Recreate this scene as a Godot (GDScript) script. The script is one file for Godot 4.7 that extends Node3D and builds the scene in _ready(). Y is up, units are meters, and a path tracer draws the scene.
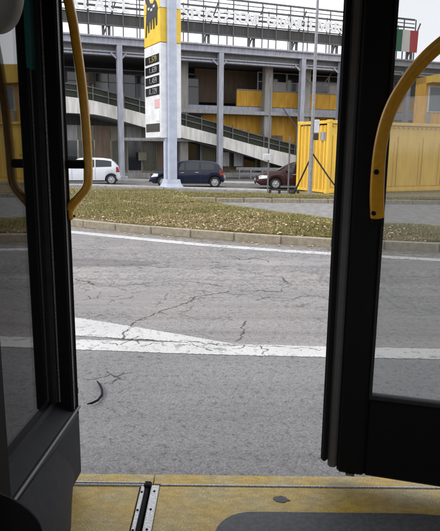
extends Node3D
# A view from inside a city bus through its open door: a cracked road, a dry grass verge,
# a petrol price totem, parked cars, a yellow container and a steel-framed building.

# ---------- camera and sky constants ----------
const FOCAL := 570.0                      # in pixels of the 440 x 531 photograph
const CENTRE := Vector2(220.0, 265.5)
const EYE := Vector3(0.0, 1.84, 0.0)
const FLOOR := 0.34                       # height of the bus floor over the road
var cam_basis: Basis
var rng := RandomNumberGenerator.new()
var used := {}
var TEX := {}
var MAT := {}

# ---------- pixel -> direction helpers ----------
func setup_basis() -> void:
	var up := Vector3(31, 2795, FOCAL).normalized()
	var fw := (Vector3(0, 0, -1) - up * up.dot(Vector3(0, 0, -1))).normalized()
	var r := fw.cross(up)
	cam_basis = Basis(r, up, -fw).transposed()

func ray(x: float, y: float) -> Vector3:
	return cam_basis * Vector3(x - CENTRE.x, -(y - CENTRE.y), -FOCAL)

func G(x: float, y: float, h := 0.0) -> Vector3:
	var d := ray(x, y)
	return EYE + d * ((h - EYE.y) / d.y)

func PL(x: float, y: float, p: Vector3, n: Vector3) -> Vector3:
	var d := ray(x, y)
	return EYE + d * ((p - EYE).dot(n) / d.dot(n))

# ---------- mesh collector ----------
class MB:
	var v := PackedVector3Array()
	var n := PackedVector3Array()
	var c := PackedColorArray()
	var uv := PackedVector2Array()
	var col := Color(1, 1, 1)
	var use_c := false

	func vert(p: Vector3, m: Vector3) -> void:
		v.append(p); n.append(m)
		if use_c: c.append(col)

	func tri(a: Vector3, b: Vector3, d: Vector3) -> void:   # counter-clockwise seen from outside
		var m := (b - a).cross(d - a)
		if m.length_squared() < 1e-16: return
		m = m.normalized()
		vert(a, m); vert(d, m); vert(b, m)

	func tri_n(a: Vector3, b: Vector3, d: Vector3, na: Vector3, nb: Vector3, nd: Vector3) -> void:
		if (b - a).cross(d - a).length_squared() < 1e-18: return
		vert(a, na); vert(d, nd); vert(b, nb)

	func quad(a: Vector3, b: Vector3, d: Vector3, e: Vector3) -> void:
		tri(a, b, d); tri(a, d, e)

	func box(o: Vector3, s: Vector3, bs := Basis.IDENTITY) -> void:
		cbox(o, s, 0.0, bs)

	func cbox(o: Vector3, s: Vector3, bev := 0.0, bs := Basis.IDENTITY) -> void:
		var h := s * 0.5
		var k := minf(bev, minf(h.x, minf(h.y, h.z)) * 0.9)
		var ax := [Vector3(1, 0, 0), Vector3(0, 1, 0), Vector3(0, 0, 1)]
		for i in 3:
			for sg in [-1.0, 1.0]:
				var u: Vector3 = ax[(i + 1) % 3]
				var w: Vector3 = ax[(i + 2) % 3]
				var nn: Vector3 = ax[i] * sg
				var hu: float = h[(i + 1) % 3] - k
				var hw: float = h[(i + 2) % 3] - k
				var ctr: Vector3 = nn * h[i]
				var q := [ctr - u * hu - w * hw, ctr + u * hu - w * hw, ctr + u * hu + w * hw, ctr - u * hu + w * hw]
				if sg < 0: q.reverse()
				quad(o + bs * q[0], o + bs * q[1], o + bs * q[2], o + bs * q[3])
		if k <= 0.0: return
		for i in 3:
			for s1 in [-1.0, 1.0]:
				for s2 in [-1.0, 1.0]:
					var i1: int = (i + 1) % 3
					var i2: int = (i + 2) % 3
					var pa := Vector3.ZERO; var pb := Vector3.ZERO
					pa[i1] = s1 * h[i1]; pa[i2] = s2 * (h[i2] - k)
					pb[i1] = s1 * (h[i1] - k); pb[i2] = s2 * h[i2]
					var ext := Vector3.ZERO; ext[i] = h[i] - k
					var out := Vector3.ZERO; out[i1] = s1; out[i2] = s2
					face(o, bs, [pa - ext, pa + ext, pb + ext, pb - ext], out)
		for sx in [-1.0, 1.0]:
			for sy in [-1.0, 1.0]:
				for sz in [-1.0, 1.0]:
					var a := Vector3(sx * h.x, sy * (h.y - k), sz * (h.z - k))
					var b := Vector3(sx * (h.x - k), sy * h.y, sz * (h.z - k))
					var d := Vector3(sx * (h.x - k), sy * (h.y - k), sz * h.z)
					face(o, bs, [a, b, d], Vector3(sx, sy, sz))

	func face(o: Vector3, bs: Basis, p: Array, out: Vector3) -> void:
		var m: Vector3 = (p[1] - p[0]).cross(p[2] - p[0])
		if m.dot(out) < 0: p.reverse()
		for k in range(1, p.size() - 1):
			tri(o + bs * p[0], o + bs * p[k], o + bs * p[k + 1])

	func bar(a: Vector3, b: Vector3, w: float, h: float, bev := 0.0, up := Vector3.UP) -> void:
		var d := b - a
		var z := d.normalized()
		var x := up.cross(z)
		if x.length() < 0.01: x = Vector3.RIGHT
		x = x.normalized()
		cbox((a + b) * 0.5, Vector3(w, h, d.length()), bev, Basis(x, z.cross(x), z))

	func tube(path: Array, rad, segs := 10, caps := true, squash := 1.0, squash_dir := Vector3.ZERO) -> void:
		var rings := []
		var prev := Vector3.ZERO
		for i in path.size():
			var t: Vector3 = (path[mini(i + 1, path.size() - 1)] - path[maxi(i - 1, 0)]).normalized()
			var x: Vector3
			if prev == Vector3.ZERO:
				x = t.cross(Vector3.UP if absf(t.y) < 0.9 else Vector3.RIGHT).normalized()
				if squash_dir != Vector3.ZERO: x = (squash_dir - t * squash_dir.dot(t)).normalized()
			else:
				x = (prev - t * prev.dot(t)).normalized()
			prev = x
			var y := t.cross(x)
			var r: float = rad[i] if rad is Array else rad
			var ring := PackedVector3Array()
			for k in segs:
				var a := TAU * k / segs
				ring.append(path[i] + x * cos(a) * r * squash + y * sin(a) * r)
			rings.append(ring)
		loft(rings, true, caps)

	func loft(rings: Array, closed := true, caps := false, flip := false) -> void:
		var m: int = rings[0].size()
		var nr := rings.size()
		var nrm := []
		for i in nr:
			var row := PackedVector3Array()
			for k in m:
				var kn: int = (k + 1) % m if closed else mini(k + 1, m - 1)
				var kp: int = (k - 1 + m) % m if closed else maxi(k - 1, 0)
				var du: Vector3 = rings[i][kn] - rings[i][kp]
				var dv: Vector3 = rings[mini(i + 1, nr - 1)][k] - rings[maxi(i - 1, 0)][k]
				var q := du.cross(dv)
				if q.length_squared() < 1e-18: q = Vector3.UP
				row.append(q.normalized() * (-1.0 if flip else 1.0))
			nrm.append(row)
		for i in nr - 1:
			for k in (m if closed else m - 1):
				var k2: int = (k + 1) % m
				var a: Vector3 = rings[i][k]; var b: Vector3 = rings[i][k2]
				var d: Vector3 = rings[i + 1][k2]; var e: Vector3 = rings[i + 1][k]
				if flip:
					tri_n(a, d, b, nrm[i][k], nrm[i + 1][k2], nrm[i][k2]); tri_n(a, e, d, nrm[i][k], nrm[i + 1][k], nrm[i + 1][k2])
				else:
					tri_n(a, b, d, nrm[i][k], nrm[i][k2], nrm[i + 1][k2]); tri_n(a, d, e, nrm[i][k], nrm[i + 1][k2], nrm[i + 1][k])
		if caps:
			for e in [0, nr - 1]:
				var ctr := Vector3.ZERO
				for p in rings[e]: ctr += p
				ctr /= m
				for k in m:
					if (e == 0) != flip: tri(ctr, rings[e][(k + 1) % m], rings[e][k])
					else: tri(ctr, rings[e][k], rings[e][(k + 1) % m])

	# polygon in x,y extruded from z0 to z1 (z1 > z0)
	func prism(poly: PackedVector2Array, z0: float, z1: float, xf := Transform3D.IDENTITY) -> void:
		var p := poly.duplicate()
		if Geometry2D.is_polygon_clockwise(p): p.reverse()
		var area := 0.0
		for i in p.size():
			area += p[i].cross(p[(i + 1) % p.size()])
		if area < 0: p.reverse()
		var idx := Geometry2D.triangulate_polygon(p)
		for i in range(0, idx.size(), 3):
			var a := p[idx[i]]; var b := p[idx[i + 1]]; var d := p[idx[i + 2]]
			if (b - a).cross(d - a) < 0:
				var s := b; b = d; d = s
			tri(xf * Vector3(a.x, a.y, z1), xf * Vector3(b.x, b.y, z1), xf * Vector3(d.x, d.y, z1))
			tri(xf * Vector3(a.x, a.y, z0), xf * Vector3(d.x, d.y, z0), xf * Vector3(b.x, b.y, z0))
		for i in p.size():
			var a := p[i]; var b := p[(i + 1) % p.size()]
			quad(xf * Vector3(a.x, a.y, z0), xf * Vector3(b.x, b.y, z0), xf * Vector3(b.x, b.y, z1), xf * Vector3(a.x, a.y, z1))

	# a flat sheet of a polygon given as points on the ground (facing up)
	func sheet(pts: Array) -> void:
		var p := PackedVector2Array()
		for q in pts: p.append(Vector2(q.x, -q.z))
		var idx := Geometry2D.triangulate_polygon(p)
		for i in range(0, idx.size(), 3):
			var a: Vector3 = pts[idx[i]]; var b: Vector3 = pts[idx[i + 1]]; var d: Vector3 = pts[idx[i + 2]]
			if (b - a).cross(d - a).y < 0: tri(a, d, b)
			else: tri(a, b, d)

	func lathe(prof: Array, segs := 20, xf := Transform3D.IDENTITY) -> void:   # prof: Vector2(radius, along z)
		var rings := []
		for q in prof:
			var ring := PackedVector3Array()
			for k in segs:
				var a := TAU * k / segs
				ring.append(xf * Vector3(cos(a) * q.x, sin(a) * q.x, q.y))
			rings.append(ring)
		loft(rings, true, false)

	func mesh() -> ArrayMesh:
		var a := []
		a.resize(Mesh.ARRAY_MAX)
		a[Mesh.ARRAY_VERTEX] = v; a[Mesh.ARRAY_NORMAL] = n
		if use_c: a[Mesh.ARRAY_COLOR] = c
		if uv.size() == v.size(): a[Mesh.ARRAY_TEX_UV] = uv
		var m := ArrayMesh.new()
		m.add_surface_from_arrays(Mesh.PRIMITIVE_TRIANGLES, a)
		return m

# ---------- scene tree helpers ----------
func numbered(called: String) -> String:
	used[called] = used.get(called, -1) + 1
	return called if used[called] == 0 else "%s_%03d" % [called, used[called]]

func put(mb, called: String, mat: Material, parent: Node3D, at := Transform3D.IDENTITY) -> MeshInstance3D:
	var o := MeshInstance3D.new()
	o.name = called
	o.mesh = mb.mesh() if mb is MB else mb
	o.material_override = mat
	o.transform = at
	parent.add_child(o, true)
	return o

func thing(called: String, label: String, category: String, at := Vector3.ZERO, turn := 0.0, group := "") -> Node3D:
	var o := Node3D.new()
	o.name = numbered(called)
	add_child(o)
	o.position = at; o.rotation.y = turn
	o.set_meta("label", label); o.set_meta("category", category)
	if group: o.set_meta("group", group)
	return o

func struct(called: String) -> Node3D:
	var o := Node3D.new()
	o.name = numbered(called)
	add_child(o)
	o.set_meta("kind", "structure")
	return o

# ---------- textures and materials ----------
func lin(r: float, g: float, b: float) -> Color:
	return Color(r, g, b).linear_to_srgb()

func noise_tex(key: String, freq: float, oct: int, lo: Color, hi: Color, sd: int, size := 512, a := 0.25, b := 0.75, kind := FastNoiseLite.TYPE_SIMPLEX_SMOOTH) -> Texture2D:
	if TEX.has(key): return TEX[key]
	var nz := FastNoiseLite.new()
	nz.noise_type = kind; nz.frequency = freq; nz.fractal_octaves = oct; nz.seed = sd
	nz.fractal_type = FastNoiseLite.FRACTAL_FBM if oct > 1 else FastNoiseLite.FRACTAL_NONE
	var im := nz.get_seamless_image(size, size)
	im.convert(Image.FORMAT_L8)
	var src := im.get_data()
	var lut := PackedByteArray()
	for i in 256:
		var t := clampf((i / 255.0 - a) / (b - a), 0, 1)
		var q := lo.lerp(hi, t)
		lut.append(q.r8); lut.append(q.g8); lut.append(q.b8)
	var out := PackedByteArray()
	out.resize(size * size * 3)
	for i in src.size():
		var k := src[i] * 3
		out[i * 3] = lut[k]; out[i * 3 + 1] = lut[k + 1]; out[i * 3 + 2] = lut[k + 2]
	TEX[key] = ImageTexture.create_from_image(Image.create_from_data(size, size, false, Image.FORMAT_RGB8, out))
	return TEX[key]

func mat(key: String, c: Color, rough := 0.7, metal := 0.0) -> StandardMaterial3D:
	if MAT.has(key): return MAT[key]
	var m := StandardMaterial3D.new()
	m.resource_name = key
	m.albedo_color = c
	m.roughness = rough; m.metallic = metal
	MAT[key] = m
	return m

# a colour broken up by coarse grime and fine grain, in metres of the world
func worn(key: String, c: Color, rough: float, scale: float, tex: Texture2D, metal := 0.0, bump := 0.0, btex: Texture2D = null, world := true) -> StandardMaterial3D:
	if MAT.has(key): return MAT[key]
	var m := mat(key, c, rough, metal)
	m.albedo_texture = tex
	m.uv1_triplanar = true; m.uv1_world_triplanar = world
	m.uv1_scale = Vector3.ONE * scale
	if bump > 0:
		m.heightmap_enabled = true; m.heightmap_scale = bump; m.heightmap_texture = btex
	return m

func glass(key: String, c: Color, alpha: float) -> StandardMaterial3D:
	if MAT.has(key): return MAT[key]
	var m := mat(key, Color(c, alpha), 0.02)
	m.transparency = BaseMaterial3D.TRANSPARENCY_ALPHA
	return m

func make_materials() -> void:
	var g9 := Color(0.72, 0.71, 0.70); var g1 := Color(1, 1, 1)
	noise_tex("grime", 0.02, 6, Color(0.86, 0.85, 0.83), g1, 3)
	noise_tex("soft", 0.012, 5, Color(0.92, 0.92, 0.915), g1, 5)
	noise_tex("grain", 0.11, 3, Color(0.55, 0.55, 0.55), g1, 7)
	noise_tex("flake", 0.05, 3, g9, g1, 9)
	worn("steel", lin(0.34, 0.35, 0.41), 0.55, 0.35, TEX.grime)
	worn("steel_dark", lin(0.13, 0.13, 0.14), 0.6, 0.4, TEX.grime)
	worn("lattice", lin(0.11, 0.11, 0.115), 0.6, 0.4, TEX.grime)
	worn("band", lin(0.075, 0.073, 0.072), 0.8, 0.3, TEX.grime)
	worn("letter_white", lin(0.78, 0.78, 0.78), 0.6, 0.5, TEX.soft)
	worn("ramp_white", lin(0.70, 0.69, 0.66), 0.85, 0.22, TEX.grime)
	worn("concrete", lin(0.30, 0.29, 0.28), 0.9, 0.4, TEX.grime, 0, 0.4, TEX.grain)
	worn("slab", lin(0.32, 0.32, 0.34), 0.85, 0.3, TEX.grime)
	worn("dark_wall", lin(0.27, 0.265, 0.27), 0.8, 0.3, TEX.grime)
	worn("brown_wall", lin(0.15, 0.105, 0.075), 0.8, 0.3, TEX.grime)
	worn("olive_wall", lin(0.16, 0.15, 0.10), 0.6, 0.3, TEX.grime)
	worn("ochre", lin(0.66, 0.36, 0.04), 0.75, 0.25, TEX.grime)
	worn("net", lin(0.042, 0.048, 0.030), 0.95, 0.8, TEX.grain)
	mat("dark_glass", lin(0.02, 0.022, 0.025), 0.08)
	mat("pale_glass", lin(0.10, 0.11, 0.125), 0.12)
	worn("frame_white", lin(0.55, 0.55, 0.57), 0.5, 0.6, TEX.soft)
	worn("container", lin(0.74, 0.47, 0.055), 0.5, 0.45, TEX.soft)
	glass("teal_film", Color(0.15, 0.33, 0.33), 0.8)
	worn("container_dark", lin(0.10, 0.06, 0.01), 0.7, 0.5, TEX.grime)
	worn("totem_white", lin(0.74, 0.75, 0.78), 0.4, 0.35, TEX.soft)
	worn("totem_grey", lin(0.44, 0.48, 0.58), 0.45, 0.35, TEX.soft)
	worn("totem_yellow", lin(0.78, 0.52, 0.03), 0.4, 0.35, TEX.soft)
	mat("display_black", lin(0.016, 0.016, 0.018), 0.25)
	mat("ink_black", lin(0.02, 0.02, 0.022), 0.6)
	mat("ink_red", lin(0.45, 0.03, 0.025), 0.6)
	mat("ink_pink", lin(0.62, 0.38, 0.40), 0.6)
	mat("digit", lin(0.36, 0.36, 0.34), 0.6)
	mat("digit_yellow", lin(0.46, 0.38, 0.10), 0.6)
	worn("lamp_steel", lin(0.26, 0.26, 0.28), 0.5, 0.8, TEX.grime, 0.2)
	worn("kerb_concrete", lin(0.285, 0.25, 0.19), 0.95, 0.8, TEX.grime, 0, 0.6, TEX.grain)
	worn("pavement", lin(0.33, 0.32, 0.31), 0.95, 0.3, TEX.grime, 0, 0.4, TEX.grain)
	worn("soil", lin(0.16, 0.125, 0.075), 1.0, 0.7, noise_tex("soil", 0.02, 5, Color(0.62, 0.66, 0.45), Color(1.0, 0.95, 0.9), 21), 0, 2.0, TEX.grain)
	worn("asphalt_far", lin(0.15, 0.148, 0.15), 0.95, 0.25, TEX.grime, 0, 0.4, TEX.grain)
	worn("asphalt_lot", lin(0.185, 0.18, 0.178), 0.95, 0.3, TEX.grime, 0, 0.4, TEX.grain)
	# bus
	worn("bus_floor", lin(1, 1, 1), 0.55, 1.0 / 0.9, floor_tex(), 0, 0.08, TEX.grain)
	worn("rubber", lin(0.010, 0.010, 0.011), 0.8, 3.0, TEX.soft)
	worn("leaf_black", lin(0.006, 0.006, 0.007), 0.6, 2.0, TEX.soft)
	worn("leaf_grey", lin(0.030, 0.030, 0.032), 0.6, 2.0, TEX.soft)
	worn("plastic_grey", lin(0.032, 0.034, 0.040), 0.6, 2.5, TEX.soft, 0, 0.03, TEX.grain)
	worn("validator_grey", lin(0.16, 0.16, 0.165), 0.5, 2.5, TEX.soft)
	worn("alu", lin(0.60, 0.60, 0.61), 0.4, 4.0, TEX.flake, 0.35)
	worn("alu_dull", lin(0.30, 0.30, 0.31), 0.45, 4.0, TEX.flake, 0.7)
	worn("handrail", lin(0.64, 0.31, 0.012), 0.26, 5.0, TEX.soft)
	MAT.handrail.clearcoat_enabled = true; MAT.handrail.clearcoat = 0.4; MAT.handrail.clearcoat_roughness = 0.2
	for k in ["rubber", "leaf_black", "leaf_grey", "plastic_grey"]: MAT[k].metallic_specular = 0.25
	worn("mat_grey", lin(0.075, 0.078, 0.086), 0.7, 3.0, TEX.grime, 0, 0.05, TEX.grain)
	worn("bus_inner", lin(0.22, 0.22, 0.23), 0.6, 1.0, TEX.soft)
	worn("bus_ceiling", lin(0.45, 0.45, 0.45), 0.6, 1.0, TEX.soft)
	glass("leaf_pane", Color(0.60, 0.645, 0.645), 0.30)
	glass("leaf_pane_dark", Color(0.05, 0.06, 0.06), 0.42)
	glass("bus_pane", Color(0.10, 0.12, 0.12), 0.3)
	# rain streaks: the stains of upright surfaces run down
	for e in [["ochre", 0.5], ["steel", 0.7], ["ramp_white", 0.4], ["concrete", 0.6], ["slab", 0.5], ["container", 0.7], ["brown_wall", 0.5], ["dark_wall", 0.5], ["olive_wall", 0.6], ["band", 0.5]]:
		MAT[e[0]].uv1_scale = Vector3(e[1], e[1] * 0.13, e[1])
	# trodden dirt over the bus floor
	MAT.bus_floor.detail_enabled = true
	MAT.bus_floor.detail_blend_mode = BaseMaterial3D.BLEND_MODE_MUL
	MAT.bus_floor.detail_uv_layer = BaseMaterial3D.DETAIL_UV_2
	MAT.bus_floor.detail_albedo = noise_tex("tread_dirt", 0.03, 6, Color(0.88, 0.87, 0.85), Color(1, 1, 1), 61, 512, 0.2, 0.75)
	MAT.bus_floor.uv2_triplanar = true; MAT.bus_floor.uv2_world_triplanar = true; MAT.bus_floor.uv2_scale = Vector3(0.9, 1, 1.6)
	# cars
	for a in [["paint_white", lin(0.62, 0.63, 0.66)], ["paint_blue", lin(0.005, 0.008, 0.026)], ["paint_red", lin(0.034, 0.008, 0.007)]]:
		var m := mat(a[0], a[1], 0.35)
		m.clearcoat_enabled = true; m.clearcoat = 0.35; m.clearcoat_roughness = 0.06; m.metallic_specular = 0.3
	mat("car_glass", lin(0.012, 0.014, 0.016), 0.05)
	mat("tyre", lin(0.012, 0.012, 0.012), 0.85)
	mat("rim", lin(0.42, 0.43, 0.45), 0.35, 0.6)
	mat("under", lin(0.03, 0.03, 0.03), 0.95)
	mat("head_lamp", lin(0.60, 0.62, 0.65), 0.12)
	mat("tail_lamp", lin(0.28, 0.012, 0.010), 0.2)
	mat("trim", lin(0.02, 0.02, 0.02), 0.6)
	mat("plate", lin(0.65, 0.65, 0.62), 0.5)
	# vegetation
	var gm := mat("grass_blade", Color(1, 1, 1), 0.9)
	gm.vertex_color_use_as_albedo = true
	mat("flag_green", lin(0.012, 0.12, 0.06), 0.8)
	mat("flag_white", lin(0.62, 0.62, 0.6), 0.8)
	mat("flag_red", lin(0.42, 0.035, 0.045), 0.8)
	mat("strap", lin(0.02, 0.019, 0.018), 0.8)

# worn anti-slip vinyl: yellow ground, pale and dark flakes, scuffed patches
func floor_tex() -> Texture2D:
	var sz := 512
	var n1 := FastNoiseLite.new(); n1.seed = 31; n1.frequency = 0.007; n1.fractal_octaves = 5
	var n2 := FastNoiseLite.new(); n2.seed = 32; n2.frequency = 0.22; n2.fractal_octaves = 2
	var a := n1.get_seamless_image(sz, sz); a.convert(Image.FORMAT_L8)
	var b := n2.get_seamless_image(sz, sz); b.convert(Image.FORMAT_L8)
	var da := a.get_data(); var db := b.get_data()
	var out := PackedByteArray(); out.resize(sz * sz * 3)
	var yel := Color(0.46, 0.295, 0.035); var pale := Color(0.40, 0.31, 0.12)
	for i in sz * sz:
		var t := clampf((da[i] / 255.0 - 0.15) / 0.7, 0, 1)
		var q := yel.lerp(pale, t)
		var s := db[i] / 255.0
		if s > 0.72: q = q.lerp(Color(0.55, 0.47, 0.28), 0.6)
		elif s < 0.27: q = q * 0.5
		else: q = q * (0.8 + 0.4 * s)
		q = q.linear_to_srgb()
		out[i * 3] = q.r8; out[i * 3 + 1] = q.g8; out[i * 3 + 2] = q.b8
	TEX["floor"] = ImageTexture.create_from_image(Image.create_from_data(sz, sz, false, Image.FORMAT_RGB8, out))
	return TEX["floor"]

# ---------- road ----------
const RX0 := -6.0
const RZ0 := -14.5
const RSPAN := 12.0
var kq := Vector3.ZERO                    # z of the kerb foot as a quadratic in x

func fit_quad(a: Vector3, b: Vector3, c: Vector3) -> Vector3:
	var d1 := (b.z - a.z) / (b.x - a.x)
	var d2 := ((c.z - a.z) / (c.x - a.x) - d1) / (c.x - b.x)
	# z = a.z + d1 (x - a.x) + d2 (x - a.x)(x - b.x)
	return Vector3(a.z - d1 * a.x + d2 * a.x * b.x, d1 - d2 * (a.x + b.x), d2)

func kerb_z(x: float) -> float:
	if x > 6.0: return kerb_z(6.0) + (kq.y + 12.0 * kq.z) * (x - 6.0)
	if x < -8.0: return kerb_z(-8.0) + (kq.y - 16.0 * kq.z) * (x + 8.0)
	return kq.x + kq.y * x + kq.z * x * x

func nbytes(sd: int, f: float, oct: int, s: int, kind := FastNoiseLite.TYPE_SIMPLEX_SMOOTH, cell := false) -> PackedByteArray:
	var nz := FastNoiseLite.new()
	nz.seed = sd; nz.frequency = f; nz.noise_type = kind
	nz.fractal_type = FastNoiseLite.FRACTAL_FBM if oct > 1 else FastNoiseLite.FRACTAL_NONE
	nz.fractal_octaves = oct
	if cell:
		nz.noise_type = FastNoiseLite.TYPE_CELLULAR
		nz.cellular_return_type = FastNoiseLite.RETURN_DISTANCE2_SUB
		nz.fractal_type = FastNoiseLite.FRACTAL_NONE
		nz.domain_warp_enabled = true; nz.domain_warp_amplitude = 22.0; nz.domain_warp_frequency = 0.02
		nz.domain_warp_fractal_octaves = 4
	var im := nz.get_image(s, s)
	im.convert(Image.FORMAT_L8)
	return im.get_data()

func bake_road() -> void:
	var S := 1792
	var pm := S / RSPAN
	var coarse := nbytes(41, 0.004, 4, S)
	var fine := nbytes(42, 0.30, 2, S)
	var stone := nbytes(46, 0.09, 2, S)
	var mask := nbytes(43, 0.006, 3, S)
	var cell := nbytes(44, 0.017, 1, S, FastNoiseLite.TYPE_CELLULAR, true)
	var cell2 := nbytes(47, 0.045, 1, S, FastNoiseLite.TYPE_CELLULAR, true)
	var wear := nbytes(45, 0.03, 4, S)
	var crack := PackedByteArray(); crack.resize(S * S)
	# cracks traced on the photograph
	var lines := [
		[[123, 339], [127, 331], [131, 325], [141, 319], [150, 316], [158, 313], [167, 309], [178, 306], [192, 300], [201, 296], [213, 294], [228, 291]],
		[[236, 341], [240, 335], [244, 331], [243, 326], [246, 321]],
		[[107, 372], [112, 375], [120, 378], [114, 381], [112, 384]],
		[[80, 336.5], [110, 338], [140, 339.5], [170, 341], [200, 342.5], [240, 345], [280, 347], [325, 349]],
		[[192, 344], [203, 348], [212, 351]], [[260, 346], [268, 350], [262, 354]], [[102, 343], [118, 346]], [[140, 347], [152, 343], [163, 346]],
		[[75, 279], [88, 283], [106, 286], [128, 285], [147, 283], [170, 281], [197, 282], [215, 285], [237, 288]],
		[[130, 264], [150, 266], [170, 267], [190, 269], [210, 269], [226, 266]],
		[[228, 255], [240, 260], [255, 258], [268, 262]], [[250, 272], [262, 275], [282, 277], [290, 284], [280, 292], [262, 290], [253, 292]],
		[[118, 402], [132, 404]], [[137, 357], [143, 357]],
		[[255, 300], [270, 297], [290, 299], [310, 296], [330, 298]], [[84, 300], [100, 296], [118, 297]],
	]
	var wd := [1.7, 1.3, 1.3, 1.4, 1.2, 1.2, 1.0, 1.0, 2.2, 2.0, 1.6, 2.0, 1.2, 1.2, 1.4, 1.2]
	rng.seed = 5
	var spurs := []
	for li in lines.size():
		var pts := []
		for q in lines[li]:
			var w := G(q[0], q[1])
			pts.append(Vector2((w.x - RX0) * pm, (w.z - RZ0) * pm))
		for k in pts.size() - 1:
			var a: Vector2 = pts[k]; var b: Vector2 = pts[k + 1]
			var n := int(a.distance_to(b)) + 1
			var side := (b - a).orthogonal().normalized()
			var wob := 0.0
			var fat := 0.8
			for t in n:
				wob = clampf(wob + rng.randf_range(-1.5, 1.5), -9, 9) * 0.985
				fat = clampf(fat + rng.randf_range(-0.16, 0.16), 0.3, 1.35)
				var edge: float = minf(t, n - t) / 8.0
				var p: Vector2 = a.lerp(b, float(t) / n) + side * wob * minf(1, edge)
				var r: float = wd[li] * fat * rng.randf_range(0.6, 1.15)
				if rng.randf() < 0.012: spurs.append([p, side * (1.0 if rng.randf() < 0.5 else -1.0) + (b - a).normalized() * rng.randf_range(-0.8, 0.8), rng.randf_range(8, 34)])
				for yy in range(int(p.y - r), int(p.y + r) + 1):
					for xx in range(int(p.x - r), int(p.x + r) + 1):
						if xx >= 0 and yy >= 0 and xx < S and yy < S and Vector2(xx, yy).distance_to(p) <= r: crack[yy * S + xx] = 255
	for sp in spurs:
		var q: Vector2 = sp[0]
		var dv: Vector2 = sp[1].normalized()
		for t in int(sp[2]):
			dv = dv.rotated(rng.randf_range(-0.25, 0.25)); q += dv
			for o in [Vector2.ZERO, Vector2(1, 0)]:
				var xx := int(q.x + o.x); var yy := int(q.y)
				if xx >= 0 and yy >= 0 and xx < S and yy < S: crack[yy * S + xx] = 255
	# resurfaced patches: centre, half sizes, tone
	var spots := []
	for s in [[84, 262.5, 1.15, 0.30, 0.66], [150, 275, 2.6, 0.55, 1.17], [300, 262, 1.2, 0.35, 1.12], [95, 300, 0.75, 0.55, 1.0]]:
		var w := G(s[0], s[1])
		spots.append([w.x, w.z, s[2], s[3], s[4]])
	var alb := PackedByteArray(); alb.resize(S * S * 3)
	var pnt := PackedByteArray(); pnt.resize(S * S * 3)
	var hgt := PackedByteArray(); hgt.resize(S * S)
	var gam := PackedByteArray()
	for i in 1025: gam.append(int(255.0 * pow(i / 1024.0, 1.0 / 2.2) + 0.5))
	for j in S:
		var z := RZ0 + (j + 0.5) / pm
		var near := smoothstep(-5.12, -4.98, z)
		var midz := clampf(1.25 - absf(z + 9.0) / 2.4, 0, 1)
		for i in S:
			var k := j * S + i
			var x := RX0 + (i + 0.5) / pm
			var co := coarse[k] * 0.0039216
			var fi := fine[k] * 0.0039216
			var st := stone[k] * 0.0039216
			var sk := coarse[((j * 5) % S) * S + i / 4] * 0.0039216
			var lum := 0.162 + 0.032 * (1.0 - near) + (co - 0.5) * 0.04 + (sk - 0.5) * (0.03 + 0.05 * (1.0 - near))
			var warm := (1.0 - near) * (0.5 + co)
			var smoothed := 1.0
			for s in spots:
				var dx: float = (x - s[0]) / s[2]
				var dz: float = (z - s[1]) / s[3]
				var dd := dx * dx + dz * dz + (wear[k] - 128) * 0.0035
				if dd < 1.0:
					lum *= s[4]; smoothed = 0.35
				elif dd < 1.06 and s[4] < 1.0: lum *= 0.45
			lum *= 1.0 + smoothed * ((fi - 0.5) * 0.9 + (st - 0.5) * 0.35)
			var cr := 0.0
			if st < 0.22: cr = 0.3
			var band := maxf(1.0 - absf(z + 8.15 + 0.05 * x) / 0.55, 1.0 - absf(z + 9.9 + 0.1 * x) / 0.45)
			if crack[k] > 0: cr = 1.0
			elif band > 0.0 and st < 0.30 + 0.28 * band and wear[k] > 104: cr = 0.36
			elif midz > 0.0:
				var m := mask[k] * 0.0039216 + midz * 0.35
				var thin := (wear[k] - 98) * 0.12
				if m > 0.52 and cell[k] < thin * 1.15: cr = 0.58
				elif m > 0.62 and cell2[k] < thin * 1.5 and smoothed > 0.5: cr = 0.42
				elif m > 0.62 and st < 0.40 and smoothed > 0.5: cr = 0.24
			# earth washed against the kerb
			var dk := z - kerb_z(x)
			var r := lum * (1.01 + 0.04 * warm); var g := lum * 0.985; var b := lum * (1.01 - 0.045 * warm)
			if dk < 0.75:
				var e := clampf((0.62 - dk) * 1.9 + (wear[k] - 128) * 0.008, 0, 1)
				r = lerpf(r, 0.15 * (0.6 + 0.8 * fi), e); g = lerpf(g, 0.125 * (0.6 + 0.8 * fi), e); b = lerpf(b, 0.095 * (0.6 + 0.8 * fi), e)
			var f := 1.0 - 0.8 * cr
			r *= f; g *= f; b *= f
			alb[k * 3] = gam[clampi(int(r * 1024), 0, 1024)]; alb[k * 3 + 1] = gam[clampi(int(g * 1024), 0, 1024)]; alb[k * 3 + 2] = gam[clampi(int(b * 1024), 0, 1024)]
			# road paint, worn through to the asphalt here and there
			var wv := wear[k] * 0.0039216
			var p := 0.47 + (co - 0.5) * 0.12 + (fi - 0.5) * 0.16
			if wv + (fi - 0.5) * 0.4 > 0.80: p = 0.22
			elif wv + (st - 0.5) * 0.5 < 0.24: p = 0.36
			p *= f
			var pb := gam[clampi(int(p * 1024), 0, 1024)]
			pnt[k * 3] = pb; pnt[k * 3 + 1] = gam[clampi(int(p * 1010), 0, 1024)]; pnt[k * 3 + 2] = gam[clampi(int(p * 1000), 0, 1024)]
			hgt[k] = clampi(int(150 + smoothed * (fi - 0.5) * 90 + smoothed * (st - 0.5) * 70 - cr * 140), 0, 255)
	var T := func(d, fmt): return ImageTexture.create_from_image(Image.create_from_data(S, S, false, fmt, d))
	var ht = T.call(hgt, Image.FORMAT_L8)
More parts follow.
